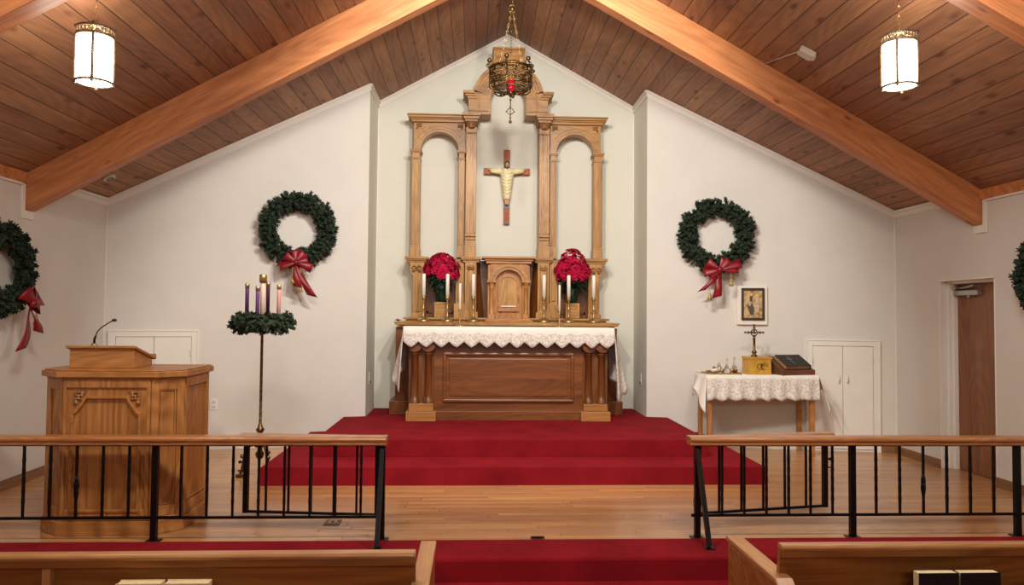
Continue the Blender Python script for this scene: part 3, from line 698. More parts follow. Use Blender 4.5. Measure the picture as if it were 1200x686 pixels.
# ---------------------------------------------------------------- poinsettias on blocks
def petal(mb, c, d, up, L_, W_):
    c = Vector(c); d = Vector(d).normalized(); sd = d.cross(Vector(up)).normalized(); n = sd.cross(d)
    pts = [c, c+d*L_*.45-sd*W_+n*.006, c+d*L_*.5+n*-.004, c+d*L_*.45+sd*W_+n*.006, c+d*L_-n*L_*.18]
    mb.add(pts, [(0, 2, 1), (0, 3, 2), (1, 2, 4), (2, 3, 4)])
def poinsettia(x, y, zb, label, tip):
    rnd = random.Random(int(x*100)+5)
    t = thing('potted_poinsettia', (x, y, zb), label, 'plant', 'red poinsettias beside the tabernacle')
    mb = MB(); mb.lathe([(.062, zb), (.066, zb+.02), (.085, zb+.15), (.10, zb+.165), (.098, zb+.175), (.08, zb+.16), (.0001, zb+.155)], (x, y, 0), 22); 
    for i, p in enumerate(mb.v):
        k = 1+.04*math.sin(math.atan2(p[1]-y, p[0]-x)*9); mb.v[i] = (x+(p[0]-x)*k, y+(p[1]-y)*k, p[2])
    mb.build('pot', 'foil', t)
    mb = MB()
    for k in range(6): 
        a = k*1.05; mb.tube([(x, y, zb+.155), (x+.05*math.cos(a), y+.05*math.sin(a), zb+.28), (x+.11*math.cos(a), y+.09*math.sin(a), zb+.40)], .006, 5)
    mb.build('stems', 'leaf', t)
    mb = MB()
    for k in range(70):
        a = rnd.uniform(0, 2*PI); q = rnd.uniform(.05, .15); z = zb+rnd.uniform(.18, .34); 
        petal(mb, (x+q*.8*math.cos(a), y+q*.6*math.sin(a), z), (math.cos(a), math.sin(a)*.8, rnd.uniform(-1.1, .0)), (0, 0, 1), rnd.uniform(.08, .12), .028)
    mb.build('leaves', 'leaf', t, solid=.0015)
    mb = MB(); cz_ = zb+.40; mb.ball((x, y-.015, cz_+.02), .135, 14, .095, .145)
    for k in range(120):
        u_ = rnd.uniform(-.55, 1); a = rnd.uniform(0, 2*PI); rr_ = math.sqrt(max(0, 1-u_*u_))
        wx = .17+(.04 if u_ < .25 else 0)
        p = Vector((x+wx*rr_*math.cos(a), y-.015+.12*rr_*math.sin(a), cz_+.185*u_+tip*.07*max(0, u_-.3)/.7))
        n = Vector((rr_*math.cos(a), rr_*math.sin(a), u_*.9+.35)).normalized()
        e1 = n.cross(Vector((0, 0, 1))); e1 = e1.normalized() if e1.length > .01 else Vector((1, 0, 0)); e2 = n.cross(e1)
        a0 = rnd.uniform(0, 1)
        for j in range(6):
            an = a0+j*PI/3; petal(mb, p, (e1*math.cos(an)+e2*math.sin(an))+n*rnd.uniform(-.1, .35), n, rnd.uniform(.042, .065), .016)
    mb.build('bracts', 'bract', t, solid=.001)
for x, y, label, tip, blk in ((-.785, 8.97, 'round red poinsettia in a green pot on a block, left of the tabernacle', 0, 'small pale oak block under the left poinsettia'), (.79, 8.97, 'pointed red poinsettia in a green pot on a block, right of the tabernacle', 1, 'small pale oak block under the right poinsettia')):
    mb = MB(); mb.box(x-.085, x+.085, 8.90, 9.06, 1.452, 1.635); o = mb.build('wooden_block', 'retz', None, bevel=.004); tag(o, blk, 'wooden block', 'oak blocks under the poinsettias')
    mb = MB(); mb.box(x-.055, x+.055, 8.897, 8.90, 1.48, 1.61); mb.build('front_inlay', 'retx', o)
    poinsettia(x, y, 1.637, label, tip)

mb = MB(); rq = random.Random(9)
for k in range(9): petal(mb, (-1.275, 8.76, 1.408), (math.cos(k*.7), math.sin(k*.7)*.6, .25+.5*rq.random()), (0, 0, 1), .045, .012)
o = mb.build('poinsettia_sprig', 'bract', None, org=(-1.275, 8.76, 1.402), solid=.001); tag(o, 'small fallen sprig of red bracts on the left end of the altar ledge', 'flower')
mb = MB(); mb.ball((-1.275, 8.76, 1.409), .008, 8); mb.build('flower_centre', 'gold', o)
# ---------------------------------------------------------------- crucifix
r = thing('crucifix', (0, 9.33, 2.63), 'wooden wall crucifix with a robed gold figure in the middle of the retable', 'crucifix')
mb = MB(); mb.box(-.036, .036, 9.30, 9.335, 2.63, 3.57); mb.box(-.29, .29, 9.296, 9.33, 3.255, 3.335); mb.build('cross', 'crosswood', r, bevel=.003)
mb = MB(); mb.box(-.037, .037, 9.295, 9.30, 2.82, 2.88); mb.box(-.037, .037, 9.295, 9.30, 2.63, 2.652); mb.box(-.02, .02, 9.296, 9.30, 3.34, 3.40); mb.build('inlay_band', 'crossdark', r)
mb = MB(); mb.tube([(0, 9.335, 3.565), (0, 9.34, 3.615)], .003, 5); mb.build('hanging_hook', 'silver', r)
def skin_fig(name, verts, edges, mat, parent, sub=2):
    me = bpy.data.meshes.new(name); o = ORG[parent]
    me.from_pydata([(v[0]-o.x, v[1]-o.y, v[2]-o.z) for v in verts], edges, [])
    ob = bpy.data.objects.new(name, me); C.objects.link(ob); ob.parent = parent; ORG[ob] = o
    me.materials.append(M[mat])
    md = ob.modifiers.new('k', 'SKIN'); md.use_smooth_shade = True
    for v, s_ in zip(me.skin_vertices[0].data, verts): v.radius = (s_[3], s_[4] if len(s_) > 4 else s_[3])
    me.skin_vertices[0].data[0].use_root = True
    md = ob.modifiers.new('u', 'SUBSURF'); md.levels = sub; md.render_levels = sub
    return ob
V = [(0, 9.265, 3.05, .035, .028), (0, 9.265, 3.18, .04, .03), (0, 9.262, 3.27, .036, .028), (0, 9.255, 3.325, .014, .014), (0, 9.248, 3.35, .024, .026), (0, 9.25, 3.385, .026, .028), (0, 9.255, 3.405, .014, .014),
     (.07, 9.265, 3.30, .018), (.14, 9.27, 3.305, .014), (.20, 9.275, 3.312, .010), (.225, 9.275, 3.315, .011), (.245, 9.27, 3.312, .006),
     (-.07, 9.265, 3.30, .018), (-.14, 9.27, 3.305, .014), (-.20, 9.275, 3.312, .010), (-.225, 9.275, 3.315, .011), (-.245, 9.27, 3.312, .006),
     (.02, 9.265, 2.98, .022), (.014, 9.265, 2.92, .016), (.012, 9.262, 2.89, .014), (.01, 9.245, 2.865, .010),
     (-.02, 9.265, 2.98, .022), (-.014, 9.265, 2.92, .016), (-.012, 9.262, 2.89, .014), (-.01, 9.245, 2.865, .010)]
Ed = [(0,1),(1,2),(2,3),(3,4),(4,5),(5,6),(2,7),(7,8),(8,9),(9,10),(10,11),(2,12),(12,13),(13,14),(14,15),(15,16),(0,17),(17,18),(18,19),(19,20),(0,21),(21,22),(22,23),(23,24)]
fig = skin_fig('carved_figure', V, Ed, 'skin', r)
mb = MB(); mb.ball((0, 9.258, 3.385), .031, 12, .027, .036); mb.ball((-.018, 9.255, 3.35), .013, 8, .013, .03); mb.ball((.018, 9.255, 3.35), .013, 8, .013, .03); mb.ball((0, 9.235, 3.328), .014, 8, .01, .018); mb.build('hair', 'hair', fig)
mb = MB(); mb.ball((-.009, 9.224, 3.363), .003, 6); mb.ball((.009, 9.224, 3.363), .003, 6); mb.ball((0, 9.221, 3.355), .004, 6, .006, .009); mb.build('face', 'crossdark', fig)
# robe: lofted torso and hanging sleeves
mb = MB(); secs = [(2.935, .040, .028), (2.95, .044, .032), (3.0, .050, .034), (3.08, .060, .038), (3.16, .070, .042), (3.24, .082, .043), (3.295, .078, .038), (3.325, .04, .024)]
vs = []; fs = []; sg = 28
for z, rx, ry in secs:
    for k in range(sg):
        an = 2*PI*k/sg; f_ = 1+.05*math.cos(an*9)*(1 if z < 3.2 else .3); vs.append((rx*math.cos(an)*f_, 9.262+ry*math.sin(an)*f_, z))
for i in range(len(secs)-1):
    for k in range(sg): k2 = (k+1) % sg; fs.append((i*sg+k, i*sg+k2, (i+1)*sg+k2, (i+1)*sg+k))
fs += [tuple(range(sg))[::-1], tuple((len(secs)-1)*sg+k for k in range(sg))]
mb.add(vs, fs, True)
for s in (-1, 1):
    S_ = [(.04, .10, .036), (.09, .08, .034), (.13, .072, .03), (.17, .066, .026), (.21, .058, .024)]
    vs = []; fs = []; q = 14
    for x, hh, dd in S_:
        for k in range(q):
            an = 2*PI*k/q; vs.append((s*x, 9.266+dd*math.cos(an), 3.328-hh/2+hh/2*math.sin(an)))
    for i in range(len(S_)-1):
        for k in range(q): k2 = (k+1) % q; fs.append((i*q+k, i*q+k2, (i+1)*q+k2, (i+1)*q+k))
    fs += [tuple(range(q)), tuple((len(S_)-1)*q+k for k in range(q))]
    mb.add(vs, fs, True)
for k in range(7):
    zz = 3.0+k*.04; mb.tube([(-.05-.004*k, 9.228, zz+.03), (0, 9.218, zz), (.05+.004*k, 9.228, zz+.03)], .0045, 6)
mb.build('robe', 'robe', fig)

# ---------------------------------------------------------------- hanging sanctuary lamp
lx, ly = -.045, 7.5; zr0 = 3.815
L = thing('sanctuary_lamp', (lx, ly, zr0), 'openwork brass sanctuary lamp with a ruby glass hanging before the retable', 'hanging lamp')
mb = MB(); R_ = .218
def ringpts(rad, z, n=48): return [(lx+rad*math.cos(2*PI*k/n), ly+rad*math.sin(2*PI*k/n), z) for k in range(n)]
for z, q in ((3.825, .010), (3.845, .005), (3.985, .005), (4.0, .009)): mb.tube(ringpts(R_, z), q, 6, closed=True)
mb.tube(ringpts(R_*.82, 3.79), .008, 6, closed=True)
for k in range(30):
    a = 2*PI*k/30
    for j in range(4):
        zc_ = 3.862+j*.034; aa = a+(j % 2)*PI/30
        pts = []
        for i in range(10):
            th = i*.75; rr_ = .021*(1-i/14); ang = aa+rr_*math.cos(th)/R_*(1 if k % 2 else -1); pts.append((lx+R_*math.cos(ang), ly+R_*math.sin(ang), zc_+rr_*math.sin(th)))
        mb.tube(pts, .0045, 5)
mb.build('openwork_crown', 'darkbrass', L)
for k in range(6):
    mb = MB(); a = 2*PI*k/6+.3; c_, s_ = math.cos(a), math.sin(a)
    pts = [(lx+q*c_, ly+q*s_, z) for q, z in ((R_, 4.0), (R_, 3.83), (R_*.98, 3.79), (R_*.8, 3.755), (R_*.5, 3.742), (R_*.28, 3.748), (.03, 3.765))]
    mb.tube(pts, .008, 6)
    mb.tube([(lx+(R_+.01+.03*math.sin(t_))*c_, ly+(R_+.01+.03*math.sin(t_))*s_, 3.99+.012*t_) for t_ in [i*.5 for i in range(7)]], .010, 6)
    mb.ball((lx+(R_+.012)*c_, ly+(R_+.012)*s_, 4.06), .024, 8); mb.ball((lx+R_*.6*c_, ly+R_*.6*s_, 3.75), .014, 8)
    mb.build('scroll_arm', 'darkbrass', L)
mb = MB(); mb.lathe([(.0001, 3.70), (.012, 3.715), (.028, 3.74), (.034, 3.755), (.03, 3.765), (.0001, 3.765)], (lx, ly, 0), 16)
mb.tube([(lx, ly, 3.72), (lx, ly, 3.45)], .0055, 6)
for z, q in ((3.68, .013), (3.61, .010), (3.50, .010), (3.455, .017)): mb.ball((lx, ly, z), q, 10)
for s in (-1, 1):
    mb.tube([(lx, ly, 3.60), (lx+s*.025, ly, 3.585), (lx+s*.038, ly, 3.56), (lx+s*.02, ly, 3.54), (lx, ly, 3.53)], .0045, 5); mb.ball((lx+s*.04, ly, 3.56), .007, 6)
mb.build('drop_finial', 'darkbrass', L)
mb = MB(); mb.lathe([(.026, 3.765), (.036, 3.79), (.037, 3.83), (.033, 3.86), (.037, 3.90), (.034, 3.90), (.03, 3.86), (.0001, 3.80)], (lx, ly, 0), 20); mb.build('ruby_glass', 'rubyglass', L)
mb = MB(); hub = (lx+.01, ly, 4.62)
def chain(mb, p, q, n, rr_=.009):
    p = Vector(p); q = Vector(q)
    for k in range(n):
        c = p.lerp(q, (k+.5)/n); d_ = (q-p).normalized(); L_ = (q-p).length/n*.62
        sdx = Vector((1, 0, 0)) if k % 2 else Vector((0, 1, 0)); sdx = (sdx-d_*sdx.dot(d_)).normalized()
        mb.tube([c+d_*L_*math.cos(t_)+sdx*rr_*math.sin(t_) for t_ in [i*PI/4 for i in range(8)]], .0022, 4, closed=True)
for k in range(3):
    a = 2*PI*k/3+.45; chain(mb, (lx+R_*math.cos(a)*.62, ly+R_*math.sin(a)*.9, 4.07), hub, 16)
chain(mb, hub, (lx+.01, ly, ZR-.05), 12, .012)
mb.build('chains', 'darkbrass', L)
mb = MB(); mb.tube([(hub[0]+.035*math.cos(t_), hub[1], hub[2]+.045*math.sin(t_)) for t_ in [i*PI/8 for i in range(16)]], .008, 6, closed=True); mb.ball(hub, .02, 8); mb.ball((hub[0], hub[1], hub[2]-.05), .015, 8); mb.lathe([(.03, 0), (.03, .012), (.012, .03), (.008, .05)], (lx+.01, ly, ZR-.075), 12); mb.build('hanger', 'darkbrass', L)

# ---------------------------------------------------------------- pendant lamps
PR, PH = .102, .285
def make_pendant():
    t = thing('pendant_lamp', (0, 0, 0), 'x', 'pendant lamp', 'lit cylinder lamps hanging from the plank ceiling')
    mb = MB(); n = 32
    mb.lathe([(PR-.006, 0), (PR, .003), (PR, PH), (PR-.006, PH), (PR-.006, .006)], seg=n); g = mb.build('glass_cylinder', 'lit', t)
    mb = MB(); mb.lathe([(PR-.008, .002), (PR-.008, .012), (.0001, .002)], seg=n); mb.build('bottom_diffuser', 'lit', t)
    mb = MB()
    for z in (.0, PH+.002, PH+.05): mb.tube([(PR*1.03*math.cos(2*PI*k/n), PR*1.03*math.sin(2*PI*k/n), z) for k in range(n)], .008, 6, closed=True)
    for k in range(28):
        a = 2*PI*k/28; mb.tube([(PR*1.03*math.cos(a+.08*math.sin(q)), PR*1.03*math.sin(a+.08*math.sin(q)), PH+.026+.02*math.cos(q)) for q in [i*PI/4 for i in range(8)]], .004, 4, closed=True)
    mb.build('filigree_crown', 'lampmetal', t)
    for k in range(4):
        a = 2*PI*k/4-PI/2-.12; mb = MB(); x, y = PR*1.04*math.cos(a), PR*1.04*math.sin(a)
        mb.tube([(x, y, -.002), (x, y, PH+.01)], .010, 6); mb.ball((x, y, -.012), .010, 8); mb.ball((x, y, PH+.06), .012, 8); mb.build('strap', 'lampmetal', t)
    mb = MB()
    for k in range(4):
        a = 2*PI*k/4+.25; mb.tube([(PR*math.cos(a), PR*math.sin(a), PH+.045), (PR*.5*math.cos(a), PR*.5*math.sin(a), PH+.055), (0, 0, PH+.08)], .005, 5)
    mb.lathe([(.02, PH+.07), (.024, PH+.085), (.012, PH+.11), (.006, PH+.125)], seg=12); mb.build('spider', 'brass', t)
    return t
pd = make_pendant()
def set_pendant(o, x, y, z, label, clen):
    o.location = (x, y, z); o['label'] = label; o.rotation_euler = (0, 0, -math.atan2(x+.383, y))
    mb = MB(); chain(mb, (x, y, z+PH+.12), (x, y, z+clen-.02), max(3, int((clen-PH-.14)/.032)), .009); ORG[o] = Vector((x, y, z)); mb.build('chain', 'brass', o)
    mb = MB(); mb.lathe([(.012, clen-.045), (.045, clen-.01), (.05, clen+.02)], (x, y, z), 16); mb.build('ceiling_canopy', 'brass', o)
PL = [(-2.765, 4.7, 2.915, 'lit cylinder pendant lamp with a filigree crown, hanging at upper left'), (2.386, 4.7, 3.015, 'lit cylinder pendant lamp with a filigree crown, hanging at upper right')]
extra = [copy_tree(pd) for _ in range(5)]
set_pendant(pd, *PL[0][:3], PL[0][3], zc(2.765)-2.915); set_pendant(extra[0], *PL[1][:3], PL[1][3], zc(2.386)-3.015)
for e_, (x, y, lb) in zip(extra[1:], ((-2.6, 2.2, 'unseen second pendant on the left, added to light the nave'), (2.6, 2.2, 'unseen second pendant on the right, added to light the nave'), (-2.6, -.4, 'unseen third pendant on the left, added to light the nave'), (2.6, -.4, 'unseen third pendant on the right, added to light the nave'))):  # unseen pendant copies, added for fill light from the nave
    set_pendant(e_, x, y, 2.9, lb, zc(2.6)-2.9)

# ---------------------------------------------------------------- wreaths
def wreath_mesh(R0, r0, n, seed, Ln=.058, both=False):
    """bushy evergreen ring in the XZ plane, centred on the origin, back at y=0"""
    rnd = random.Random(seed); mb = MB()
    mb.tube([(R0*math.cos(PI*k/20), -r0, R0*math.sin(PI*k/20)) for k in range(40)], r0*.72, 10, closed=True)
    for k in range(n):
        a = rnd.uniform(0, 2*PI); b = rnd.uniform(0, 2*PI); q = r0*rnd.uniform(.55, 1)
        er = Vector((math.cos(a), 0, math.sin(a))); ey = Vector((0, -1, 0)); et = Vector((-math.sin(a), 0, math.cos(a)))
        nrm = er*math.cos(b)+ey*math.sin(b)
        if nrm.y > .15 and not both: nrm.y *= -1
        p = er*R0+nrm*q+Vector((0, -r0, 0))
        d0 = (nrm+et*rnd.uniform(-.7, .7)+Vector((0, -.15, 0))).normalized()
        # a sprig: stubby spindle of crossed needles
        L_ = Ln*rnd.uniform(.55, 1.35)
        tip = p+d0*L_
        if tip.y > -.004 and not both: tip.y = -.004
        if p.y > -.004 and not both: p.y = -.004
        s1 = d0.cross(Vector((.3, .2, .9))).normalized(); s2 = d0.cross(s1)
        for j in range(3):
            for i in range(5):
                an = i*2*PI/5+j*.6+a; c0 = p.lerp(tip, .15+j*.28); w = (s1*math.cos(an)+s2*math.sin(an))
                e0 = c0+w*L_*.34+d0*L_*.32
                if e0.y > -.002 and not both: e0.y = -.002
                sd = w.cross(d0)*.0085
                mb.add([c0-sd, c0+sd, e0+sd*.7, e0-sd*.7], [(0, 1, 2, 3)])
        mb.tube([p, p.lerp(tip, .6), tip], [.013, .016, .006], 5)
    return mb
def bow(parent_m, w, tails, seed, drop, lumps, mt):
    """ribbon bow: loops around a knot; coordinates local to the wreath, on its front"""
    rnd = random.Random(seed); mb = MB(); W = w
    for a, ln in lumps:
        a = math.radians(a); d0 = Vector((math.cos(a), 0, math.sin(a))); sd = Vector((-math.sin(a), 0, math.cos(a)))
        pts = []; wd = []
        for i in range(13):
            t_ = i/12*PI; q = ln*math.sin(t_); yy = -.03*math.cos(t_)
            pts.append(Vector((0, -.045+yy, 0))+d0*q); ww = W*(.22+.78*math.sin(t_)); wd.append((sd*.9+Vector((0, .35*math.sin(a*3+1), 0))).normalized()*ww)
        mb.strip(pts, wd)
    for dx, dz, ww in tails:
        pts = []; wd = []
        for i in range(11):
            t_ = i/10; pts.append(Vector((dx*t_**1.3, -.05+.012*math.sin(t_*7), dz*t_))); wd.append(Vector((ww*(.45+.55*t_), .012*math.sin(t_*5), ww*.25*(-1 if dx > 0 else 1)*t_)))
        mb.strip(pts, wd)
    mb.ball((0, -.06, 0), w*.55, 10)
    return mb
def tassel(mb, x, y, z, L_):
    mb.tube([(x-.006, y, z), (x-.01, y, z-L_*.6)], .003, 4); mb.tube([(x+.004, y, z), (x+.006, y, z-L_*.6)], .003, 4)
    mb.lathe([(.0001, 0), (.012, -.006), (.013, -.02), (.02, -.05), (.026, -.085), (.0001, -.086)][::-1], (x, y, z-L_*.6), 10)
def wreath(loc, ang, label, seed, R0=.325, r0=.07, with_bow=None, n=620):
    loc = Vector(loc); t = thing('evergreen_wreath', loc, label, 'wreath', 'evergreen wreaths hung on the white walls')
    ORG[t] = Vector((0, 0, 0)); t.rotation_euler = (0, 0, ang)
    wreath_mesh(R0, r0, n, seed).build('greenery', 'needle', t)
    mb = MB(); mb.box(-.008, .008, -.075, .0, R0-.01, R0+.012); mb.box(-.012, .012, -.006, .0, R0-.03, R0+.03); mb.build('hanging_hook', 'trim', t)
    if with_bow:
        bx, bz, w, lumps, tails, tas = with_bow
        mb = bow(None, w, tails, seed, 0, lumps, None); mb.xform(Matrix.Translation((bx, -.155, bz)))
        b = mb.build('bow', 'ribbon', t, solid=.0015)
        for x, z, L_ in tas:
            mb = MB(); tassel(mb, x, -.19, z, L_); mb.build('tassel', 'gold', b)
    return t
c = wpt(-1, wt(2.385), .001, 2.415)
wreath(c, -WANG, 'full evergreen wreath with an upright red bow, on the wall above the advent candle stand', 3,
       with_bow=(-.01, -.37, .055, [(95, .14), (50, .14), (150, .14), (195, .18), (-20, .18), (20, .13)], [(.18, -.37, .055), (.02, -.27, .05)], [(-.04, -.42, .16), (.04, -.42, .32)]))
c = wpt(1, wt(2.385), .001, 2.42)
wreath(c, WANG, 'full evergreen wreath with a red bow slumped sideways, on the wall above the framed icon', 4,
       with_bow=(.03, -.40, .062, [(150, .16), (190, .18), (40, .15), (18, .24), (5, .20), (225, .14), (60, .13)], [(-.20, -.24, .045), (-.03, -.31, .05)], [(.155, -.40, .17), (-.08, -.60, .10)]))
wreath((-XO, 6.19, 1.83), PI/2, 'evergreen wreath with a red bow cut off by the left edge, on the left wall', 5, R0=.285, r0=.062,
       with_bow=(.20, -.28, .07, [(60, .12), (20, .14), (140, .14), (-10, .12), (95, .12)], [(.12, -.24, .055), (-.12, -.38, .055)], [(.30, -.34, .06)]))
wreath((XO, 5.70, 1.86), -PI/2, 'evergreen wreath only partly visible at the right edge, on the right wall', 6, R0=.275, r0=.06)

# ---------------------------------------------------------------- advent wreath stand
ax, ay = -2.33, 6.93
s0 = thing('advent_stand', (ax, ay, 0), 'tall brass floor stand carrying the advent wreath, left of the red steps', 'candle stand')
mb = MB(); mb.lathe([(.02, .16), (.034, .18), (.04, .21), (.022, .235), (.02, .26), (.036, .29), (.04, .32), (.024, .35), (.018, .38)], (ax, ay, 0), 18)
mb.lathe([(.015, .38), (.024, .40), (.034, .415), (.038, .43), (.022, .445), (.018, .47), (.013, .48), (.0125, 1.35), (.022, 1.355), (.025, 1.37), (.02, 1.385)], (ax, ay, 0), 18); mb.build('pole', 'darkbrass', s0)
for k in range(3):
    a = math.radians((195, 75, -45)[k]); c_, s_ = math.cos(a), math.sin(a)
    mb = MB(); mb.tube([(ax+q*c_, ay+q*s_, z) for q, z in ((.02, .27), (.05, .29), (.09, .28), (.12, .23), (.135, .15), (.15, .06), (.165, .035))], .014, 8); mb.box(ax+.165*c_-.035, ax+.165*c_+.035, ay+.165*s_-.02, ay+.165*s_+.02, 0, .03); mb.ball((ax+.15*c_, ay+.15*s_, .19), .02, 8)
    mb.build('leg', 'darkbrass', s0)
mb = MB(); RZ = 1.385
for k in range(4): a = k*PI/2+.35; mb.tube([(ax, ay, RZ), (ax+.19*math.cos(a), ay+.19*math.sin(a), RZ)], .007, 6)
mb.tube([(ax+.19*math.cos(k*PI/16), ay+.19*math.sin(k*PI/16), RZ) for k in range(32)], .008, 6, closed=True)
CP = []
for dx, dy in ((-.145, 0.01), (-.005, -.145), (.005, .15), (.145, 0)):
    CP.append((ax+dx, ay+dy)); mb.lathe([(.012, RZ), (.02, RZ+.02), (.024, RZ+.03), (.024, RZ+.055), (.0001, RZ+.055)], (ax+dx, ay+dy, 0), 12)
    mb.tube([(ax+dx, ay+dy, RZ+.01), (ax, ay, RZ+.005)], .006, 5)
mb.lathe([(.012, RZ), (.03, RZ+.03), (.03, RZ+.05), (.0001, RZ+.05)], (ax, ay, 0), 14)
mb.build('candle_ring', 'darkbrass', s0)
w = thing('advent_wreath', (ax, ay, RZ), 'flat evergreen wreath lying on the brass stand around the advent candles', 'wreath')
mb = wreath_mesh(.195, .055, 420, 11, .05, True); mb.xform(Matrix.Translation((ax, ay, RZ-.045)) @ Matrix.Rotation(-PI/2, 4, 'X'))
mb.build('greenery', 'needle2', w)
for (x, y), m_, lb, hh in zip(CP, ('purple', 'lpurple', 'dpurple', 'pink'), ('deep purple advent candle, leftmost on the evergreen ring', 'violet advent candle in front, left of the tall cream candle', 'dark plum advent candle behind, right of the tall cream candle', 'rose pink advent candle, rightmost on the evergreen ring'), (.31, .28, .33, .30)):
    t = make_candle('advent_candle', .0175, hh, m_, lb, 'advent candles on the evergreen ring', cap=None, wick=False); t.location = (x, y, RZ+.057)
    ORG[t] = Vector((0, 0, 0)); mb = MB(); mb.lathe([(.021, hh-.035), (.021, hh), (.018, hh+.006), (.010, hh+.008), (.0001, hh+.008)], seg=14); mb.build('brass_cap', 'paleb', t)
t = make_candle('advent_candle', .022, .34, 'cream', 'tallest cream advent candle with a broad brass cap, centre of the evergreen ring', 'advent candles on the evergreen ring', cap=None, wick=False); t.location = (ax, ay, RZ+.052)
mb = MB(); mb.lathe([(.034, .33), (.034, .40), (.030, .405), (.022, .398), (.0001, .398)], seg=16); ORG[t] = Vector((0, 0, 0)); mb.build('brass_cap', 'brass', t)

# ---------------------------------------------------------------- pulpit
pu = thing('pulpit', (-2.84, 5.4, 0), 'large oak pulpit with canted sides and a carved front panel, behind the left rail', 'pulpit')
PXc = -2.84
F = [(-3.125, 5.14), (-2.555, 5.14), (-2.385, 5.27), (-2.385, 5.71), (-3.295, 5.71), (-3.295, 5.27)]
def grow(P_, g):
    cx = sum(p[0] for p in P_)/len(P_); cy = sum(p[1] for p in P_)/len(P_); out = []
    for x, y in P_: out.append((x+(g if x > cx else -g), y+(g if y > cy else -g)))
    return out
mb = MB(); mb.prism(F, 'xy', .10, 1.045); mb.build('body', 'oakz', pu)
mb = MB(); mb.prism(grow(F, .02), 'xy', 0, .095); mb.prism(grow(F, .012), 'xy', .095, .115); mb.build('plinth', 'oakx', pu, bevel=.006)
mb = MB(); mb.prism(grow(F, .012), 'xy', 1.035, 1.05); mb.prism(grow(F, .035), 'xy', 1.05, 1.09); mb.prism(grow(F, .022), 'xy', 1.09, 1.10); mb.build('top', 'oakx', pu, bevel=.01)
def face_frame(mb, p, q, z0, z1, w0, w1, th=.014):
    """stile and rail frame on the vertical face p->q (outward normal to the right of travel)"""
    p = Vector((p[0], p[1], 0)); q = Vector((q[0], q[1], 0)); u_ = (q-p).normalized(); n = Vector((u_.y, -u_.x, 0)); L_ = (q-p).length
    def bx(a, b, za, zb, t0=0, t1=th):
        B = [p+u_*a+n*t1, p+u_*b+n*t1, p+u_*b+n*t0, p+u_*a+n*t0]
        mb.hexa([v+Vector((0, 0, za)) for v in B], [v+Vector((0, 0, zb)) for v in B])
    bx(0, w0, z0, z1); bx(L_-w0, L_, z0, z1); bx(w0, L_-w0, z0, z0+w1); bx(w0, L_-w0, z1-w1, z1)
    return bx, L_
mb = MB(); bx, L_ = face_frame(mb, F[0], F[1], .115, 1.035, .022, .055)
face_frame(mb, F[1], F[2], .115, 1.035, .05, .07); face_frame(mb, F[2], F[3], .115, 1.035, .04, .06); face_frame(mb, F[5], F[0], .115, 1.035, .05, .07); face_frame(mb, F[4], F[5], .115, 1.035, .04, .06)
mb.build('frame', 'oakz', pu, bevel=.004)
# carved front panel: moulding with a raised, canted top edge
def poly_mould(pts, w, y0, y1):
    mb = MB(); n = len(pts); inn = []
    for i in range(n):
        a = Vector(pts[i-1]); b = Vector(pts[i]); c = Vector(pts[(i+1) % n]); d1 = (b-a).normalized(); d2 = (c-b).normalized(); n1 = Vector((-d1.y, d1.x)); n2 = Vector((-d2.y, d2.x)); m = (n1+n2).normalized(); k = w/max(.3, m.dot(n1)); inn.append(tuple(b+m*k))
    mb.band(pts, inn, 'xz', y0, y1, closed=True); return mb
l, rr_ = -3.068, -2.612; zb, zt = .155, .925
pts = [(l, zb), (rr_, zb), (rr_, zt-.11), (rr_-.02, zt-.105), (rr_-.05, zt-.065), (rr_-.09, zt), (l+.09, zt), (l+.05, zt-.065), (l+.02, zt-.105), (l, zt-.11)]
mb = poly_mould(pts, .016, 5.117, 5.142); fp = mb.build('arched_moulding', 'oakx', pu, bevel=.003)
for sx in (-1, 1):
    mb = MB(); cx = PXc+sx*.183; cz_ = .905
    mb.prism([(cx+sx*.035, .96), (cx-sx*.05, .96), (cx-sx*.04, .945), (cx+sx*.015, .91), (cx+sx*.035, .865)][::(1 if sx < 0 else -1)], 'xz', 5.132, 5.14)
    for k in range(9): mb.ball((cx+sx*(.022-.02*(k % 3)), 5.132, .945-.02*(k//3)+.004*(k % 2)), .011, 7, .008)
    mb.ball((cx+sx*.02, 5.13, .88), .014, 8, .008, .02)
    mb.build('leaf_carving', 'carve', pu)
for k, (p, q, nm) in enumerate(((F[1], F[2], 0), (F[2], F[3], 1))):
    mb = MB(); face_frame(mb, (p[0]+(q[0]-p[0])*.27 if k == 0 else p[0], p[1]+(q[1]-p[1])*(.27 if k == 0 else .1)), (p[0]+(q[0]-p[0])*.73 if k == 0 else q[0], p[1]+(q[1]-p[1])*(.73 if k == 0 else .9)), .19, .965, .006, .006, .010); mb.build('side_moulding', 'oakz', pu)
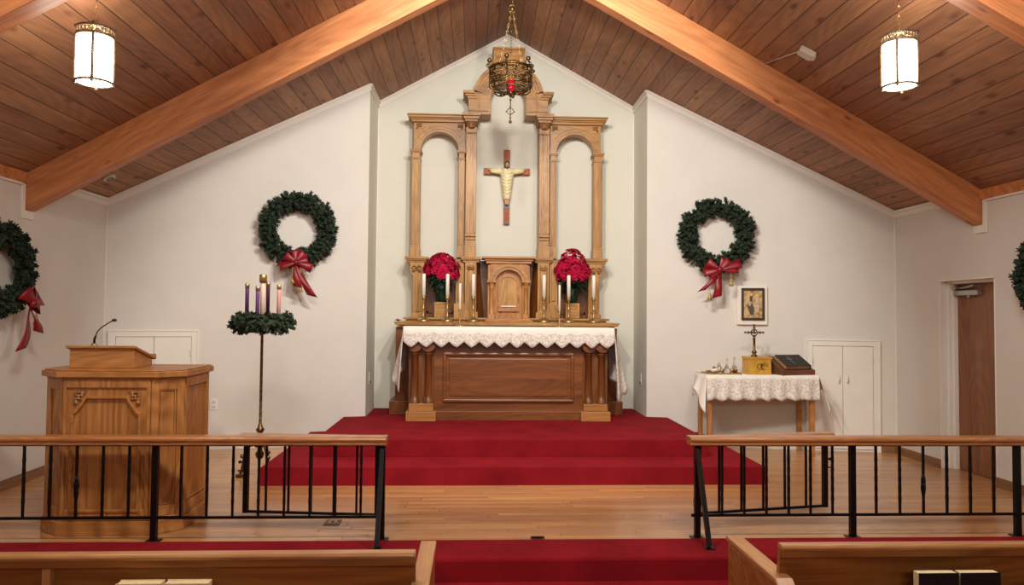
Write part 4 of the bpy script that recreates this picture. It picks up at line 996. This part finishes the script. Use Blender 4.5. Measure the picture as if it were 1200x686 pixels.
# book rest
br = thing('desk_lectern', (-2.94, 5.45, 1.10), 'small oak book rest with a sloping top, standing on the pulpit', 'book rest')
bx0, bx1, by0, by1 = -3.165, -2.735, 5.27, 5.57
mb = MB(); mb.prism([(by0, 1.101), (by1, 1.101), (by1, 1.15), (by0, 1.235)], 'yz', bx0, bx1); mb.build('box', 'oakx', br, bevel=.003)
mb = MB(); mb.prism([(by0-.02, 1.240), (by1+.02, 1.145), (by1+.02, 1.163), (by0-.02, 1.258)], 'yz', bx0-.02, bx1+.02); mb.box(bx0-.02, bx1+.02, by1+.005, by1+.025, 1.145, 1.185); mb.build('sloping_top', 'oakx', br, bevel=.004)
mi = thing('gooseneck_microphone', (-3.03, 5.28, 1.257), 'black gooseneck microphone rising from the book rest', 'microphone')
mx, my, mz = -3.01, 5.285, 1.252
mb = MB(); mb.lathe([(.024, 0), (.022, .012), (.012, .02), (.0001, .021)], (mx, my, mz), 16); mb.build('base', 'silver', mi)
mb = MB(); mb.tube([(mx, my, mz+.015), (mx+.002, my, mz+.05), (mx+.008, my+.002, mz+.07)], .008, 8); mb.tube([(mx+.005, my, mz+.06), (mx+.02, my, mz+.10), (mx+.045, my, mz+.128), (mx+.10, my, mz+.165), (mx+.118, my, mz+.173)], .0042, 8); mb.build('gooseneck', 'iron', mi)
mb = MB(); mb.ball((mx+.132, my, mz+.180), .018, 12, .012, .011); mb.build('capsule', 'black', mi)

# ---------------------------------------------------------------- communion rails
def rail_profile(y): return [(y-.05, .628), (y+.05, .628), (y+.052, .642), (y+.045, .646), (y+.045, .650), (y+.058, .656), (y+.06, .670), (y+.046, .683), (y-.046, .683), (y-.06, .670), (y-.058, .656), (y-.045, .650), (y-.045, .646), (y-.052, .642)]
def baluster(kn):
    mb = MB(); z0, z1 = .16, .625; r0 = .0098
    if kn:
        mb.tube([(0, 0, z0), (0, 0, z0+.13)], r0, 4); mb.tube([(0, 0, z1), (0, 0, z1-.20)], r0, 4)
        for k in range(4): mb.tube([((.005+.006*math.sin(PI*i/10))*math.cos(k*PI/2+i*.32), (.005+.006*math.sin(PI*i/10))*math.sin(k*PI/2+i*.32), z0+.12+.135*i/10) for i in range(11)], .0065, 5)
        mb.ball((0, 0, z0+.12), .011, 8); mb.ball((0, 0, z0+.255), .011, 8)
    else:
        pts = []; rr = []
        for i in range(24): 
            f_ = i/23; pts.append((0, 0, z0+(z1-z0)*f_)); rr.append(r0*(1+.22*math.sin(f_*PI*7)**2*(1 if .12 < f_ < .88 else 0)))
        mb.tube(pts, rr, 4)
    return mb
def comm_rail(name, x0, x1, posts, bals, braces, label):
    Yr = 5.0; t = thing(name, ((x0+x1)/2, Yr, 0), label, 'railing'); Oz = ORG[t]
    mb = MB(); mb.prism(rail_profile(Yr), 'yz', x0, x1); mb.build('handrail', 'railx', t, bevel=.002)
    mb = MB(); mb.box(x0+.02, x1-.02, Yr-.014, Yr+.014, .617, .629); mb.build('under_bar', 'iron', t)
    mb = MB(); mb.box(x0+.02, x1-.02, Yr-.008, Yr+.008, .143, .161); mb.build('bottom_bar', 'iron', t)
    for x in posts:
        mb = MB(); mb.box(x-.019, x+.019, Yr-.019, Yr+.019, .0, .618); p = mb.build('post', 'iron', t, bevel=.002)
        mb = MB(); mb.box(x-.045, x+.045, Yr-.03, Yr+.035, .0, .007); mb.build('foot_plate', 'iron', p)
    proto = {}
    for x, kn in bals:
        if kn not in proto:
            ob = baluster(kn).build('baluster', 'iron', None, org=(0, 0, 0)); proto[kn] = ob
        else: ob = proto[kn].copy(); C.objects.link(ob)
        ob.parent = t; ob.location = Vector((x, Yr, 0))-Oz
        if kn: ob['label'] = 'baluster with a twisted basket'
    for x, yf, xf in braces:
        mb = MB(); mb.tube([(x, Yr-.02, .60), (xf, yf+.01, .02)], .02, 4); mb.box(xf-.03, xf+.03, yf-.02, yf+.035, .007, .014); mb.build('brace', 'iron', t)
    return t
sp = .1665
balsL = []; p0 = -2.456
for k in range(1, 9): balsL.append((p0+sp*k, False))
for k in range(1, 10):
    if k != 7: balsL.append((p0-sp*k, k == 3))
comm_rail('communion_rail', -4.26, -.955, [-4.2, p0-sp*7, p0, -.985], balsL, [(-.985, 4.79, -.99)], 'left communion rail, oak handrail on black iron posts and balusters, before the pulpit')
balsR = [(x, False) for x in (1.30, 1.453, 1.606, 1.76, 1.912, 2.065)]+[(2.204+sp*k*1.0, k == 3) for k in range(1, 7)]+[(3.37+sp*k, k == 3) for k in range(1, 5)]
comm_rail('communion_rail', 1.07, 4.26, [1.13, 2.204, 3.37, 4.2], balsR, [(1.125, 4.745, 1.135)], 'right communion rail, oak handrail on black iron posts and balusters, before the side table')
def gate(hx, hy, ex, ey, n, label):
    t = thing('rail_gate', (hx, hy, 0), label, 'gate', 'gate leaves folded back behind the communion rails'); ORG[t] = Vector((0, 0, 0))
    Lg = math.hypot(ex-hx, ey-hy); t.rotation_euler = (0, 0, math.atan2(ey-hy, ex-hx))
    mb = MB(); mb.prism([(y_-5.0, z) for y_, z in rail_profile(5.0)], 'yz', 0.0, Lg+.03); mb.xform(Matrix.Translation((0, 0, -.028))); mb.build('gate_rail', 'railx', t, bevel=.002)
    mb = MB(); mb.box(0, Lg, -.008, .008, .115, .133); mb.box(0, Lg, -.01, .01, .59, .601); mb.box(0, .03, -.015, .015, .115, .60); mb.box(Lg-.034, Lg, -.016, .016, .115, .60); mb.build('gate_frame', 'iron', t, bevel=.001)
    for k in range(1, n):
        x = Lg*k/n; mb = MB(); mb.tube([(x, 0, .13), (x, 0, .595)], .0095, 4); mb.build('gate_baluster', 'iron', t)
    mb = MB(); mb.tube([(Lg, .0, .46), (Lg+.03, .0, .46)], .006, 6); mb.ball((Lg+.03, 0, .46), .012, 8); mb.build('latch', 'iron', t); mb = MB(); mb.tube([(Lg, 0, .40), (Lg+.045, 0, .40)], .005, 6); mb.build('bolt', 'iron', t)
    for z in (.2, .5): mb = MB(); mb.lathe([(.014, z-.03), (.014, z+.03)], (-.008, 0, 0), 10); mb.build('hinge', 'iron', t)
gate(-1.02, 5.15, -1.965, 5.26, 6, 'iron gate leaf folded back behind the left communion rail')
gate(1.17, 5.15, 2.195, 5.35, 6, 'iron gate leaf folded back behind the right communion rail')

# ---------------------------------------------------------------- floor plates, outlets and ceiling fittings
mb = MB(); mb.box(-1.435, -1.325, 5.345, 5.475, .0, .005); o = mb.build('floor_outlet', 'darkbrass', None, bevel=.001); tag(o, 'small square metal floor outlet behind the left communion rail', 'floor outlet')
mb = MB(); mb.box(-1.408, -1.352, 5.382, 5.438, .005, .007); mb.build('lid', 'silver', o); mb = MB(); mb.ball((-1.38, 5.41, .006), .018, 12, .018, .004); mb.build('socket_hole', 'darkslot', o)
mb = MB(); mb.box(.005, .095, 4.985, 5.02, .007, .013); mb.box(.02, .08, 4.99, 5.0, .013, .016); o = mb.build('gate_catch_plate', 'iron', None); tag(o, 'small dark metal floor catch at the middle of the chancel edge', 'floor catch')
mb = MB(); wbox(mb, -1, wt(3.21)-.037, wt(3.21)+.037, 0, .007, .43, .545); o = mb.build('wall_outlet', 'trim', None, bevel=.002); tag(o, 'white electrical outlet on the wall just right of the pulpit', 'outlet')
for z in (.46, .51):
    mb = MB(); wbox(mb, -1, wt(3.21)-.016, wt(3.21)+.016, .006, .0085, z-.014, z+.014); so = mb.build('socket', 'plastic', o)
    mb = MB()
    for q in (-.007, .007): wbox(mb, -1, wt(3.21)+q-.0015, wt(3.21)+q+.0015, .0084, .0095, z-.007, z+.007)
    mb.build('slots', 'darkslot', so)
def ceil_disc(name, x, y, label, cat, rad, mat, s):
    t = thing(name, (x, y, zc(x)), label, cat); ORG[t] = Vector((0, 0, 0)); t.rotation_euler = (0, s*math.atan(MS), 0)
    mb = MB(); mb.lathe([(rad*.8, -.035), (rad, -.025), (rad, 0)], seg=28); b = mb.build('housing', mat, t)
    mb = MB()
    for q in (.35, .55): mb.tube([(rad*q*math.cos(k*PI/12), rad*q*math.sin(k*PI/12), -.036) for k in range(24)], .003, 4, closed=True)
    mb.build('vents', 'darkslot', b); return t
ceil_disc('smoke_detector', -4.02, 7.5, 'round off white smoke detector on the planks by the left wing wall', 'smoke detector', .062, 'plastic', -1)
t = thing('ceiling_sensor', (2.39, 6.05, zc(2.39)), 'small angular grey sensor with a wire on the right ceiling slope', 'sensor'); ORG[t] = Vector((0, 0, 0)); t.rotation_euler = (0, math.atan(MS), 0)
mb = MB(); mb.prism([(-.08, -.05), (.06, -.06), (.09, 0), (.05, .055), (-.06, .05)], 'xy', -.05, 0); mb.build('housing', 'plastic', t, bevel=.01)
mb = MB(); mb.tube([(-.05, .04, -.012), (-.10, .25, -.01), (-.17, .545, -.01)], .005, 6); mb.build('wire', 'plastic', t)
for s, y, lb in ((-1, 8.88, 'tiny metal wall switch on the left return of the altar recess'), (1, 8.90, 'tiny metal wall switch on the right return of the altar recess')):
    mb = MB(); mb.box(*sorted((s*XI, s*(XI-.006))), y-.012, y+.012, .66, .80); o = mb.build('wall_switch', 'trim', None, bevel=.002); tag(o, lb, 'switch'); mb = MB(); mb.box(*sorted((s*(XI-.006), s*(XI-.02))), y-.006, y+.006, .67, .695); mb.build('toggle', 'darkslot', o)

# ---------------------------------------------------------------- icon on the wing wall
t0, t1 = wt(2.615), wt(2.945); ic = thing('framed_icon', wpt(1, (t0+t1)/2, 0, 1.40), 'small black framed gold icon on a white mount, on the wall above the side table', 'framed picture')
mb = MB(); wbox(mb, 1, t0, t1, 0, .035, 1.40, 1.84); mb.build('mount', 'mat', ic, bevel=.006)
a0, a1, z0, z1 = t0+.05, t1-.035, 1.455, 1.82
mb = MB(); w = .024
for q in ((a0, a0+w, z0, z1), (a1-w, a1, z0, z1), (a0+w, a1-w, z0, z0+w), (a0+w, a1-w, z1-w, z1)): wbox(mb, 1, q[0], q[1], .035, .058, q[2], q[3])
mb.build('frame', 'frameblack', ic, bevel=.003)
mb = MB(); wbox(mb, 1, a0+w, a1-w, .035, .04, z0+w, z1-w); pic = mb.build('picture', 'icon', ic)
M['icd'] = plain('icon dark robe', (70, 58, 52), .5, noise=.2, nscale=40); M['icl'] = plain('icon pale robe', (186, 168, 140), .5, noise=.2, nscale=40); M['ich'] = plain('icon halo', (214, 178, 96), .4, .3)
def wpoly(mb, pts, d0, d1):
    n = len(pts); am = (a0+a1)/2; v0 = [wpt(1, am+x, d0, 1.46+z) for x, z in pts]; v1 = [wpt(1, am+x, d1, 1.46+z) for x, z in pts]
    mb.add(v0+v1, [list(range(n)), list(range(n, 2*n))]+[(i, (i+1) % n, (i+1) % n+n, i+n) for i in range(n)])
mb = MB(); wpoly(mb, [(-.07, .17), (-.03, .15), (-.01, .20), (.02, .10), (.0, .05), (-.03, .06)], .040, .0415); wpoly(mb, [(-.035, .21), (-.005, .20), (0, .28), (-.03, .28)], .040, .0415); mb.build('dark_figure', 'icd', pic)
mb = MB(); wpoly(mb, [(.02, .10), (.065, .10), (.06, .25), (.03, .26)], .040, .0415); wpoly(mb, [(-.07, .18), (-.04, .19), (-.04, .26), (-.065, .25)], .040, .0415); mb.build('pale_figures', 'icl', pic)
mb = MB()
for x, z in ((-.018, .285), (.045, .275), (-.052, .27)): wpoly(mb, arc(x, z, .016, 0, 340, 12), .0415, .0425)
mb.build('halos', 'ich', pic)

# ---------------------------------------------------------------- credence table
CTX, CTY, TH = 2.70, 8.03, .862; tang = 0.0
TM = Matrix.Translation((CTX, CTY, 0)) @ Matrix.Rotation(tang, 4, 'Z')
ct = thing('side_table', (CTX, CTY, 0), 'narrow oak side table with square legs, in front of the right wing wall', 'table'); ct.rotation_euler = (0, 0, tang); ORG[ct] = Vector((0, 0, 0))
HW, HD = .60, .19
mb = MB(); mb.box(-HW, HW, -HD, HD, TH-.022, TH); mb.build('table_top', 'plinth', ct, bevel=.003)
mb = MB(); mb.box(-HW+.02, HW-.02, -HD+.02, -HD+.04, TH-.10, TH-.022); mb.box(-HW+.02, HW-.02, HD-.04, HD-.02, TH-.10, TH-.022); mb.build('apron', 'plinth', ct)
for x in (-HW+.03, HW-.05):
    for y in (-HD+.03, HD-.03): mb = MB(); mb.box(x-.024, x+.024, y-.022, y+.022, 0, TH-.022); mb.build('leg', 'oakz', ct, bevel=.004)
cl = thing('table_cloth', (CTX, CTY, TH), 'white cloth with a lace border draped over the side table', 'tablecloth'); cl.rotation_euler = (0, 0, tang); ORG[cl] = Vector((0, 0, TH))
mb = MB(); vs = []; fs = []; nu = 150; rows = []
zt = TH+.004
for i in range(nu+1):
    x = -HW-.012+(2*HW+.024)*i/nu; e_ = abs(x)/HW
    zb = .285+.010*math.sin(x*38)+.012*abs(math.sin(x*24)); zb = .0+TH-zb+.0
    col = [(x, HD+.008, zt-.05), (x, HD+.006, zt), (x, -HD-.006, zt), (x, -HD-.012, zt-.006)]
    for k in range(1, 9):
        f_ = k/8; col.append((x, -HD-.014-.014*math.sin(x*42)*f_-.012*f_, zt-.006+(zb-zt)*f_*.86))
    rows.append(col)
m_ = len(rows[0])
for c_ in rows: vs += c_
for i in range(nu):
    for k in range(m_-1): fs.append((i*m_+k, i*m_+k+1, (i+1)*m_+k+1, (i+1)*m_+k))
mb.add(vs, fs, True); mb.mi = [(1 if (i % (m_-1)) >= 4 else 0) for i in range(len(fs))]
mb.build('main_drape', ('linen', 'lace'), cl, solid=.003)
for s in (-1, 1):
    mb = MB(); vs = []; fs = []; nu, nv = 18, 12
    for i in range(nu+1):
        u_ = i/nu; y = -HD-.01+u_*(2*HD+.015); ln = .40-.32*u_+.02*math.sin(u_*20) if u_ < .5 else .24-.0*u_+.02*math.sin(u_*20)
        ln = max(.16, .40*(1-u_*1.3)) if u_ < .6 else .16+.10*(u_-.6)/.4
        for j in range(nv+1):
            v = j/nv; fl = (.12 if s > 0 else .08)*v**.8*((.7 if s > 0 else .25)+(.4 if s > 0 else .75)*math.sin(PI*min(1, u_*1.1+.02)))+.015*math.sin(u_*14)*v
            vs.append((s*(HW+.012+fl), y-(.07 if s > 0 else .03)*v*(1-u_), zt-.003-ln*v))
    for i in range(nu):
        for j in range(nv): fs.append((i*(nv+1)+j, (i+1)*(nv+1)+j, (i+1)*(nv+1)+j+1, i*(nv+1)+j+1))
    mb.add(vs, fs, True); mb.build('side_drop', 'linen', cl, solid=.003)
TZ = TH+.0065
def tp(x, y, z=0): v = TM @ Vector((x, y, 0)); return Vector((v.x, v.y, TZ+z))
def tthing(name, x, y, label, cat, group=None, rz=0, z=0):
    o = thing(name, tp(x, y, z), label, cat, group); o.rotation_euler = (0, 0, tang+rz); ORG[o] = Vector((0, 0, 0)); return o
o = tthing('offertory_box', .0, -.01, 'yellow metal box with an engraved monogram on the side table', 'box')
mb = MB(); mb.prism([(-.125, 0), (.13, 0), (.125, .165), (-.12, .165)], 'xz', -.10, .10); mb.build('body', 'yellowbox', o, bevel=.003)
mb = MB(); mb.box(-.13, .135, -.105, .105, .165, .188); mb.build('lid', 'yellowbox', o, bevel=.004)
mb = MB()
for cx, rr in ((.0, .03), (.03, .02), (.045, .034)): mb.tube([(cx+rr*math.cos(k*PI/8), -.103, .085+rr*math.sin(k*PI/8)) for k in range(14)], .003, 5)
mb.tube([(.02, -.103, .05), (.02, -.103, .12)], .003, 5); mb.tube([(.0, -.103, .105), (.045, -.103, .105)], .003, 5); mb.build('monogram', 'darkbrass', o)
o = tthing('brass_cross_stand', -.02, .0, 'ornate aged brass cross stand rising from the yellow box, below the icon', 'cross', z=.1895)
mb = MB(); mb.lathe([(.035, 0), (.036, .01), (.022, .02), (.018, .03), (.03, .045), (.022, .06), (.014, .07), (.013, .18), (.018, .19), (.014, .20), (.016, .225)], seg=16); mb.build('stem', 'darkbrass', o)
mb = MB(); mb.tube([(.035*math.cos(k*PI/8), 0, .262+.035*math.sin(k*PI/8)) for k in range(16)], .007, 6, closed=True); mb.ball((0, 0, .262), .018, 10)
for k, a in enumerate((0, 90, 180)):
    c_, s_ = math.cos(math.radians(a)), math.sin(math.radians(a)); mb.tube([(0, 0, .262), (c_*.095, 0, .262+s_*.075)], [.010, .006], 6); mb.ball((c_*.10, 0, .262+s_*.08), .013, 8); mb.ball((c_*.065, 0, .262+s_*.055), .016, 8, .01)
mb.build('cross_head', 'darkbrass', o)
o = tthing('missal_stand', .36, .0, 'low dark wooden book stand on the right end of the side table', 'book stand', rz=.26)
mb = MB(); mb.box(-.20, .22, -.15, .10, 0, .02); mb.prism([(-.14, .02), (.10, .02), (.10, .17), (-.13, .04)], 'yz', -.19, -.17); mb.prism([(-.14, .02), (.10, .02), (.10, .17), (-.13, .04)], 'yz', .19, .21); mb.box(-.20, .22, -.165, -.145, 0, .055); mb.build('base', 'leather', o, bevel=.003)
mb = MB(); mb.hexa([(-.20, -.145, .036), (.22, -.145, .036), (.22, .12, .178), (-.20, .12, .178)], [(-.20, -.15, .048), (.22, -.15, .048), (.22, .115, .190), (-.20, .115, .190)]); mb.build('sloping_board', 'leather', o)
o = tthing('missal', .36, .0, 'thick black bound missal lying on the sloping book stand', 'book', rz=.26)
sl = Matrix.Translation((0, -.145, .052)) @ Matrix.Rotation(math.atan2(.142, .265), 4, 'X')
mb = MB(); mb.box(-.15, .17, .005, .235, .0, .006); mb.box(-.15, .17, .005, .235, .046, .052); mb.box(.16, .172, .003, .237, 0, .052); mb.xform(sl); mb.build('cover', 'black', o, bevel=.002)
mb = MB(); mb.box(-.144, .16, .010, .23, .006, .046); mb.xform(sl); mb.build('pages', 'paper', o)
mb = MB(); mb.box(-.02, -.014, .05, .2, .052, .0535); mb.box(-.055, .022, .14, .146, .052, .0535); mb.xform(sl); mb.build('cover_cross', 'silver', o)
mb = MB(); mb.strip([(.15, -.155, .05), (.152, -.175, .035), (.155, -.18, .0), (.16, -.215, -.02), (.165, -.22, -.06)], [(.012, 0, 0)]*5); mb.build('bookmark_ribbon', 'ribbon', o, solid=.001)
o = tthing('brass_tray', -.38, -.02, 'flat brass tray on the left end of the side table', 'tray')
mb = MB(); mb.box(-.20, .175, -.11, .11, 0, .006); mb.build('base', 'brass', o, bevel=.002)
mb = MB()
for q in ((-.20, .175, -.11, -.104), (-.20, .175, .104, .11), (-.20, -.194, -.11, .11), (.169, .175, -.11, .11)): mb.box(q[0], q[1], q[2], q[3], .005, .016)
mb.build('rim', 'brass', o)
for k, (x, y, lb) in enumerate(((-.48, -.04, 'lower pale plate at the far left of the brass tray'), )):
    o = tthing('plate', x, y, lb, 'plate', z=.017); mb = MB(); mb.lathe([(.05, 0), (.09, .012), (.092, .015), (.05, .005), (.0001, .004)], seg=26); mb.build('dish', 'paleb', o); mb = MB(); mb.tube([(.085*math.cos(k_*PI/12), .085*math.sin(k_*PI/12), .014) for k_ in range(24)], .003, 4, closed=True); mb.build('rim', 'brass', o)
o = tthing('folded_napkin', -.48, -.04, 'folded linen napkin with a brass ornament heaped on the pale plate', 'napkin', z=.034); mb = MB(); mb.ball((0, 0, .008), .05, 12, .04, .010); mb.ball((.01, 0, .018), .03, 10, .03, .008); mb.build('linen', 'linen', o); mb = MB(); mb.ball((0, 0, .03), .022, 10, .015, .008); mb.ball((0, 0, .042), .008, 8); mb.build('ornament', 'darkbrass', o)
for x, y, h, lb, wn in ((-.395, .05, .11, 'slender clear glass cruet, leftmost of the glass cruets on the tray', 0), (-.315, .02, .15, 'clear glass cruet behind the small brass cup', 0), (-.235, .02, .16, 'tall glass cruet holding a little red wine, beside the yellow box', 1)):
    o = tthing('glass_cruet', x, y, lb, 'cruet', 'glass cruets on the brass tray', z=.0075)
    mb = MB(); mb.lathe([(.026, 0), (.034, .012), (.036, .035), (.026, .06), (.012, .085), (.010, h-.02), (.014, h-.006)], seg=20); mb.build('flask', 'glass', o)
    mb = MB(); mb.ball((0, 0, h+.006), .011, 10, .011, .012); mb.build('stopper', 'glass', o)
    if wn: mb = MB(); mb.lathe([(.022, .004), (.031, .013), (.033, .034), (.0001, .034)], seg=20); mb.build('wine', 'wine', o)
for x, lb in ((-.40, 'small brass cup at the left of the tray'), (-.29, 'small brass cup at the front of the tray')):
    o = tthing('brass_cup', x, -.065, lb, 'cup', 'little brass cups on the tray', z=.0075)
    mb = MB(); mb.lathe([(.018, 0), (.018, .004), (.006, .010), (.006, .016), (.020, .024), (.026, .05), (.024, .05), (.018, .028), (.0001, .024)], seg=18); mb.build('bowl', 'brass', o); mb = MB(); mb.tube([(.026, 0, .045), (.04, 0, .04), (.038, 0, .028), (.024, 0, .03)], .0025, 5); mb.build('handle', 'brass', o)

# ---------------------------------------------------------------- pews with hymnals
def pew(s, x0, x1, y, zt, endx, label, aisle):
    t = thing('pew', ((x0+x1)/2, y+.2, NF), label, 'pew', 'oak pews facing the altar')
    yb = y+.008; lean = .10   # back leans towards the camera at the top
    def yy(z): return yb+lean*(zt-z)/.45
    mb = MB(); mb.prism([(yy(zt-.02)-.0, zt-.018), (yy(.10), .10), (yy(.10)+.024, .10), (yy(zt-.02)+.024, zt-.018)], 'yz', x0, x1); mb.build('back_board', 'pewx', t)
    mb = MB(); mb.prism([(y-.002, zt-.022), (y-.006, zt-.010), (y-.0, zt), (y+.042, zt), (y+.046, zt-.012), (y+.04, zt-.022)], 'yz', x0, x1); mb.build('cap_rail', 'pewcap', t, bevel=.003)
    mb = MB(); mb.prism([(y+.002, zt-.048), (y+.002, zt-.020), (y+.03, zt-.020), (y+.03, zt-.048)], 'yz', x0 if s < 0 else x0+.003, (x1-.003) if s < 0 else x1); mb.build('upper_lip', 'pewx', t, bevel=.003)
    mb = MB(); mb.box(x0, x1, yy(.25)+.0, y+.52, .22, .26); mb.build('seat', 'pewx', t, bevel=.006)
    e0, e1 = sorted(endx); za = zt-.113
    for a_, b_ in ((e0, e1), ((x0-.075, x0-.005) if s < 0 else (x1+.005, x1+.075))):
        mb = MB(); mb.prism([(y+.06, NF), (y+.50, NF), (y+.50, za-.05), (y+.50, za-.03), (y-.02, za-.02), (y-.06, za-.045), (y+.02, .3)], 'yz', a_+.004, b_-.004); ep = mb.build('end_panel', 'pewx', t, bevel=.004)
        mb = MB(); mb.prism([(y-.05, za-.02), (y-.02, za), (y+.515, za), (y+.515, za-.022), (y-.02, za-.022), (y-.045, za-.04)], 'yz', a_, b_); mb.build('arm_rest', 'pewend', ep, bevel=.004)
    # hymnal rack
    mb = MB(); rx0, rx1 = (x1-1.35, x1-.55) if s < 0 else (x0+.30, x0+1.1)
    mb.box(rx0, rx1, y-.085, y+.05, zt-.305, zt-.29); mb.box(rx0, rx1, y-.095, y-.085, zt-.305, zt-.22); mb.box(rx0, rx0+.018, y-.085, y+.04, zt-.29, zt-.20); mb.box(rx1-.018, rx1, y-.085, y+.04, zt-.29, zt-.20); mb.build('hymnal_rack', 'pewx', t, bevel=.003)
    if s < 0: mb = MB(); mb.box(x0+.0, x0+.028, y-.002, y+.03, .2, zt-.048); mb.xform(Matrix.Translation((-1.86-x0, 0, 0))); mb.build('cleat', 'pewcap', t)
    return t
pew(-1, -3.7, -.585, 2.665, .655, (-.600, -.535), 'oak pew at lower left with two pale hymnals in its rack', 1)
pew(1, .765, 3.7, 2.735, .65, (.728, .795), 'oak pew at lower right with two black hymnals in its rack', 1)
def hymnal(x, y, zt, w, label, cover, tilt):
    t = thing('hymnal', (x, y, zt-.20), label, 'book', 'hymnals in the pew racks'); ORG[t] = Vector((x, y, zt-.20))
    th = .042; h = .2
    mb = MB(); mb.box(x-w/2+.003, x+w/2-.003, y+.003, y+th-.003, zt-h+.004, zt-.003); mb.build('pages', 'pages', t)
    mb = MB(); mb.box(x-w/2, x+w/2, y, y+.003, zt-h, zt); mb.box(x-w/2, x+w/2, y+th-.003, y+th, zt-h, zt); sx = x-w/2 if tilt > 0 else x+w/2-.003; mb.box(sx+(w-.003 if tilt > 0 else 0), sx+(w if tilt > 0 else .003), y, y+th, zt-h, zt); mb.build('cover', cover, t, bevel=.0015)
hymnal(-1.51, 2.60, .578, .150, 'cream hymnal in the left pew rack, nearer the left edge', 'pages', 1)
hymnal(-1.352, 2.60, .578, .150, 'cream hymnal in the left pew rack, nearer the aisle', 'pages', 1)
hymnal(1.305, 2.645, .575, .150, 'black covered hymnal in the right pew rack, nearer the aisle', 'black', 1)
hymnal(1.462, 2.645, .575, .150, 'black covered hymnal in the right pew rack, nearer the right edge', 'black', 1)

# ---------------------------------------------------------------- lights
def spot(name, loc, tgt, power, ang, blend, rad, col):
    l = bpy.data.lights.new(name, 'SPOT'); l.energy = power; l.spot_size = math.radians(ang); l.spot_blend = blend; l.shadow_soft_size = rad; l.color = col
    o = bpy.data.objects.new(name, l); C.objects.link(o); o.location = loc; o.rotation_euler = (Vector(tgt)-Vector(loc)).to_track_quat('-Z', 'Y').to_euler(); return o
for sx in (-.5, .5): spot('chancel_spot', (sx*.8, 4.7, 4.3), (sx*.3, 9.0, 1.9), 370, 100, .4, .10, (1, .96, .88))
def area(name, loc, tgt, power, sx, sy, col):
    l = bpy.data.lights.new(name, 'AREA'); l.shape = 'RECTANGLE'; l.size = sx; l.size_y = sy; l.energy = power; l.color = col
    o = bpy.data.objects.new(name, l); C.objects.link(o); o.location = loc; o.rotation_euler = (Vector(tgt)-Vector(loc)).to_track_quat('-Z', 'Y').to_euler(); return o
area('nave_fill', (-1.5, 3.1, 4.0), (-1.2, 6.0, 0), 105, 1.0, .4, (1, .95, .88))  # this and its right twin: added fill panels, no real fixture
area('nave_fill', (1.5, 3.1, 4.0), (1.2, 6.0, 0), 105, 1.0, .4, (1, .95, .88))
area('nave_upfill', (0, -1.5, 2.6), (0, 5, 3.8), 75, 2.4, .4, (1, .93, .84))  # added fill from behind the camera, stands for no real lamp
for i, (x, y, z) in enumerate(((-2.765, 4.7, 3.05), (2.386, 4.7, 3.15), (-2.6, 2.2, 3.05), (2.6, 2.2, 3.05), (-2.6, -.4, 3.05), (2.6, -.4, 3.05))): pass
w_ = bpy.data.worlds.new('World'); bpy.context.scene.world = w_; w_.use_nodes = True
w_.node_tree.nodes['Background'].inputs[0].default_value = (.5, .45, .4, 1); w_.node_tree.nodes['Background'].inputs[1].default_value = .05

# ---------------------------------------------------------------- camera
cam = bpy.data.cameras.new('Camera'); co = bpy.data.objects.new('Camera', cam); C.objects.link(co); bpy.context.scene.camera = co
cam.sensor_width = 36; cam.lens = 871.04/1200*36; cam.shift_y = (337.8-343)/1200
yaw, pit, rol = .0494, .0348, .0089
fw = Vector((math.sin(yaw)*math.cos(pit), math.cos(yaw)*math.cos(pit), math.sin(pit))); rt = Vector((math.cos(yaw), -math.sin(yaw), 0)); up = rt.cross(fw)
rt2 = rt*math.cos(rol)+up*math.sin(rol); up2 = up*math.cos(rol)-rt*math.sin(rol)
R3 = Matrix((rt2, up2, -fw)).transposed().to_4x4()
co.matrix_world = Matrix.Translation((-.383, 0, 1.5)) @ R3
vs_ = bpy.context.scene.view_settings; vs_.view_transform = 'Standard'; vs_.look = 'None'; vs_.gamma = 1; vs_.exposure = -0.2; vs_.use_curve_mapping = False
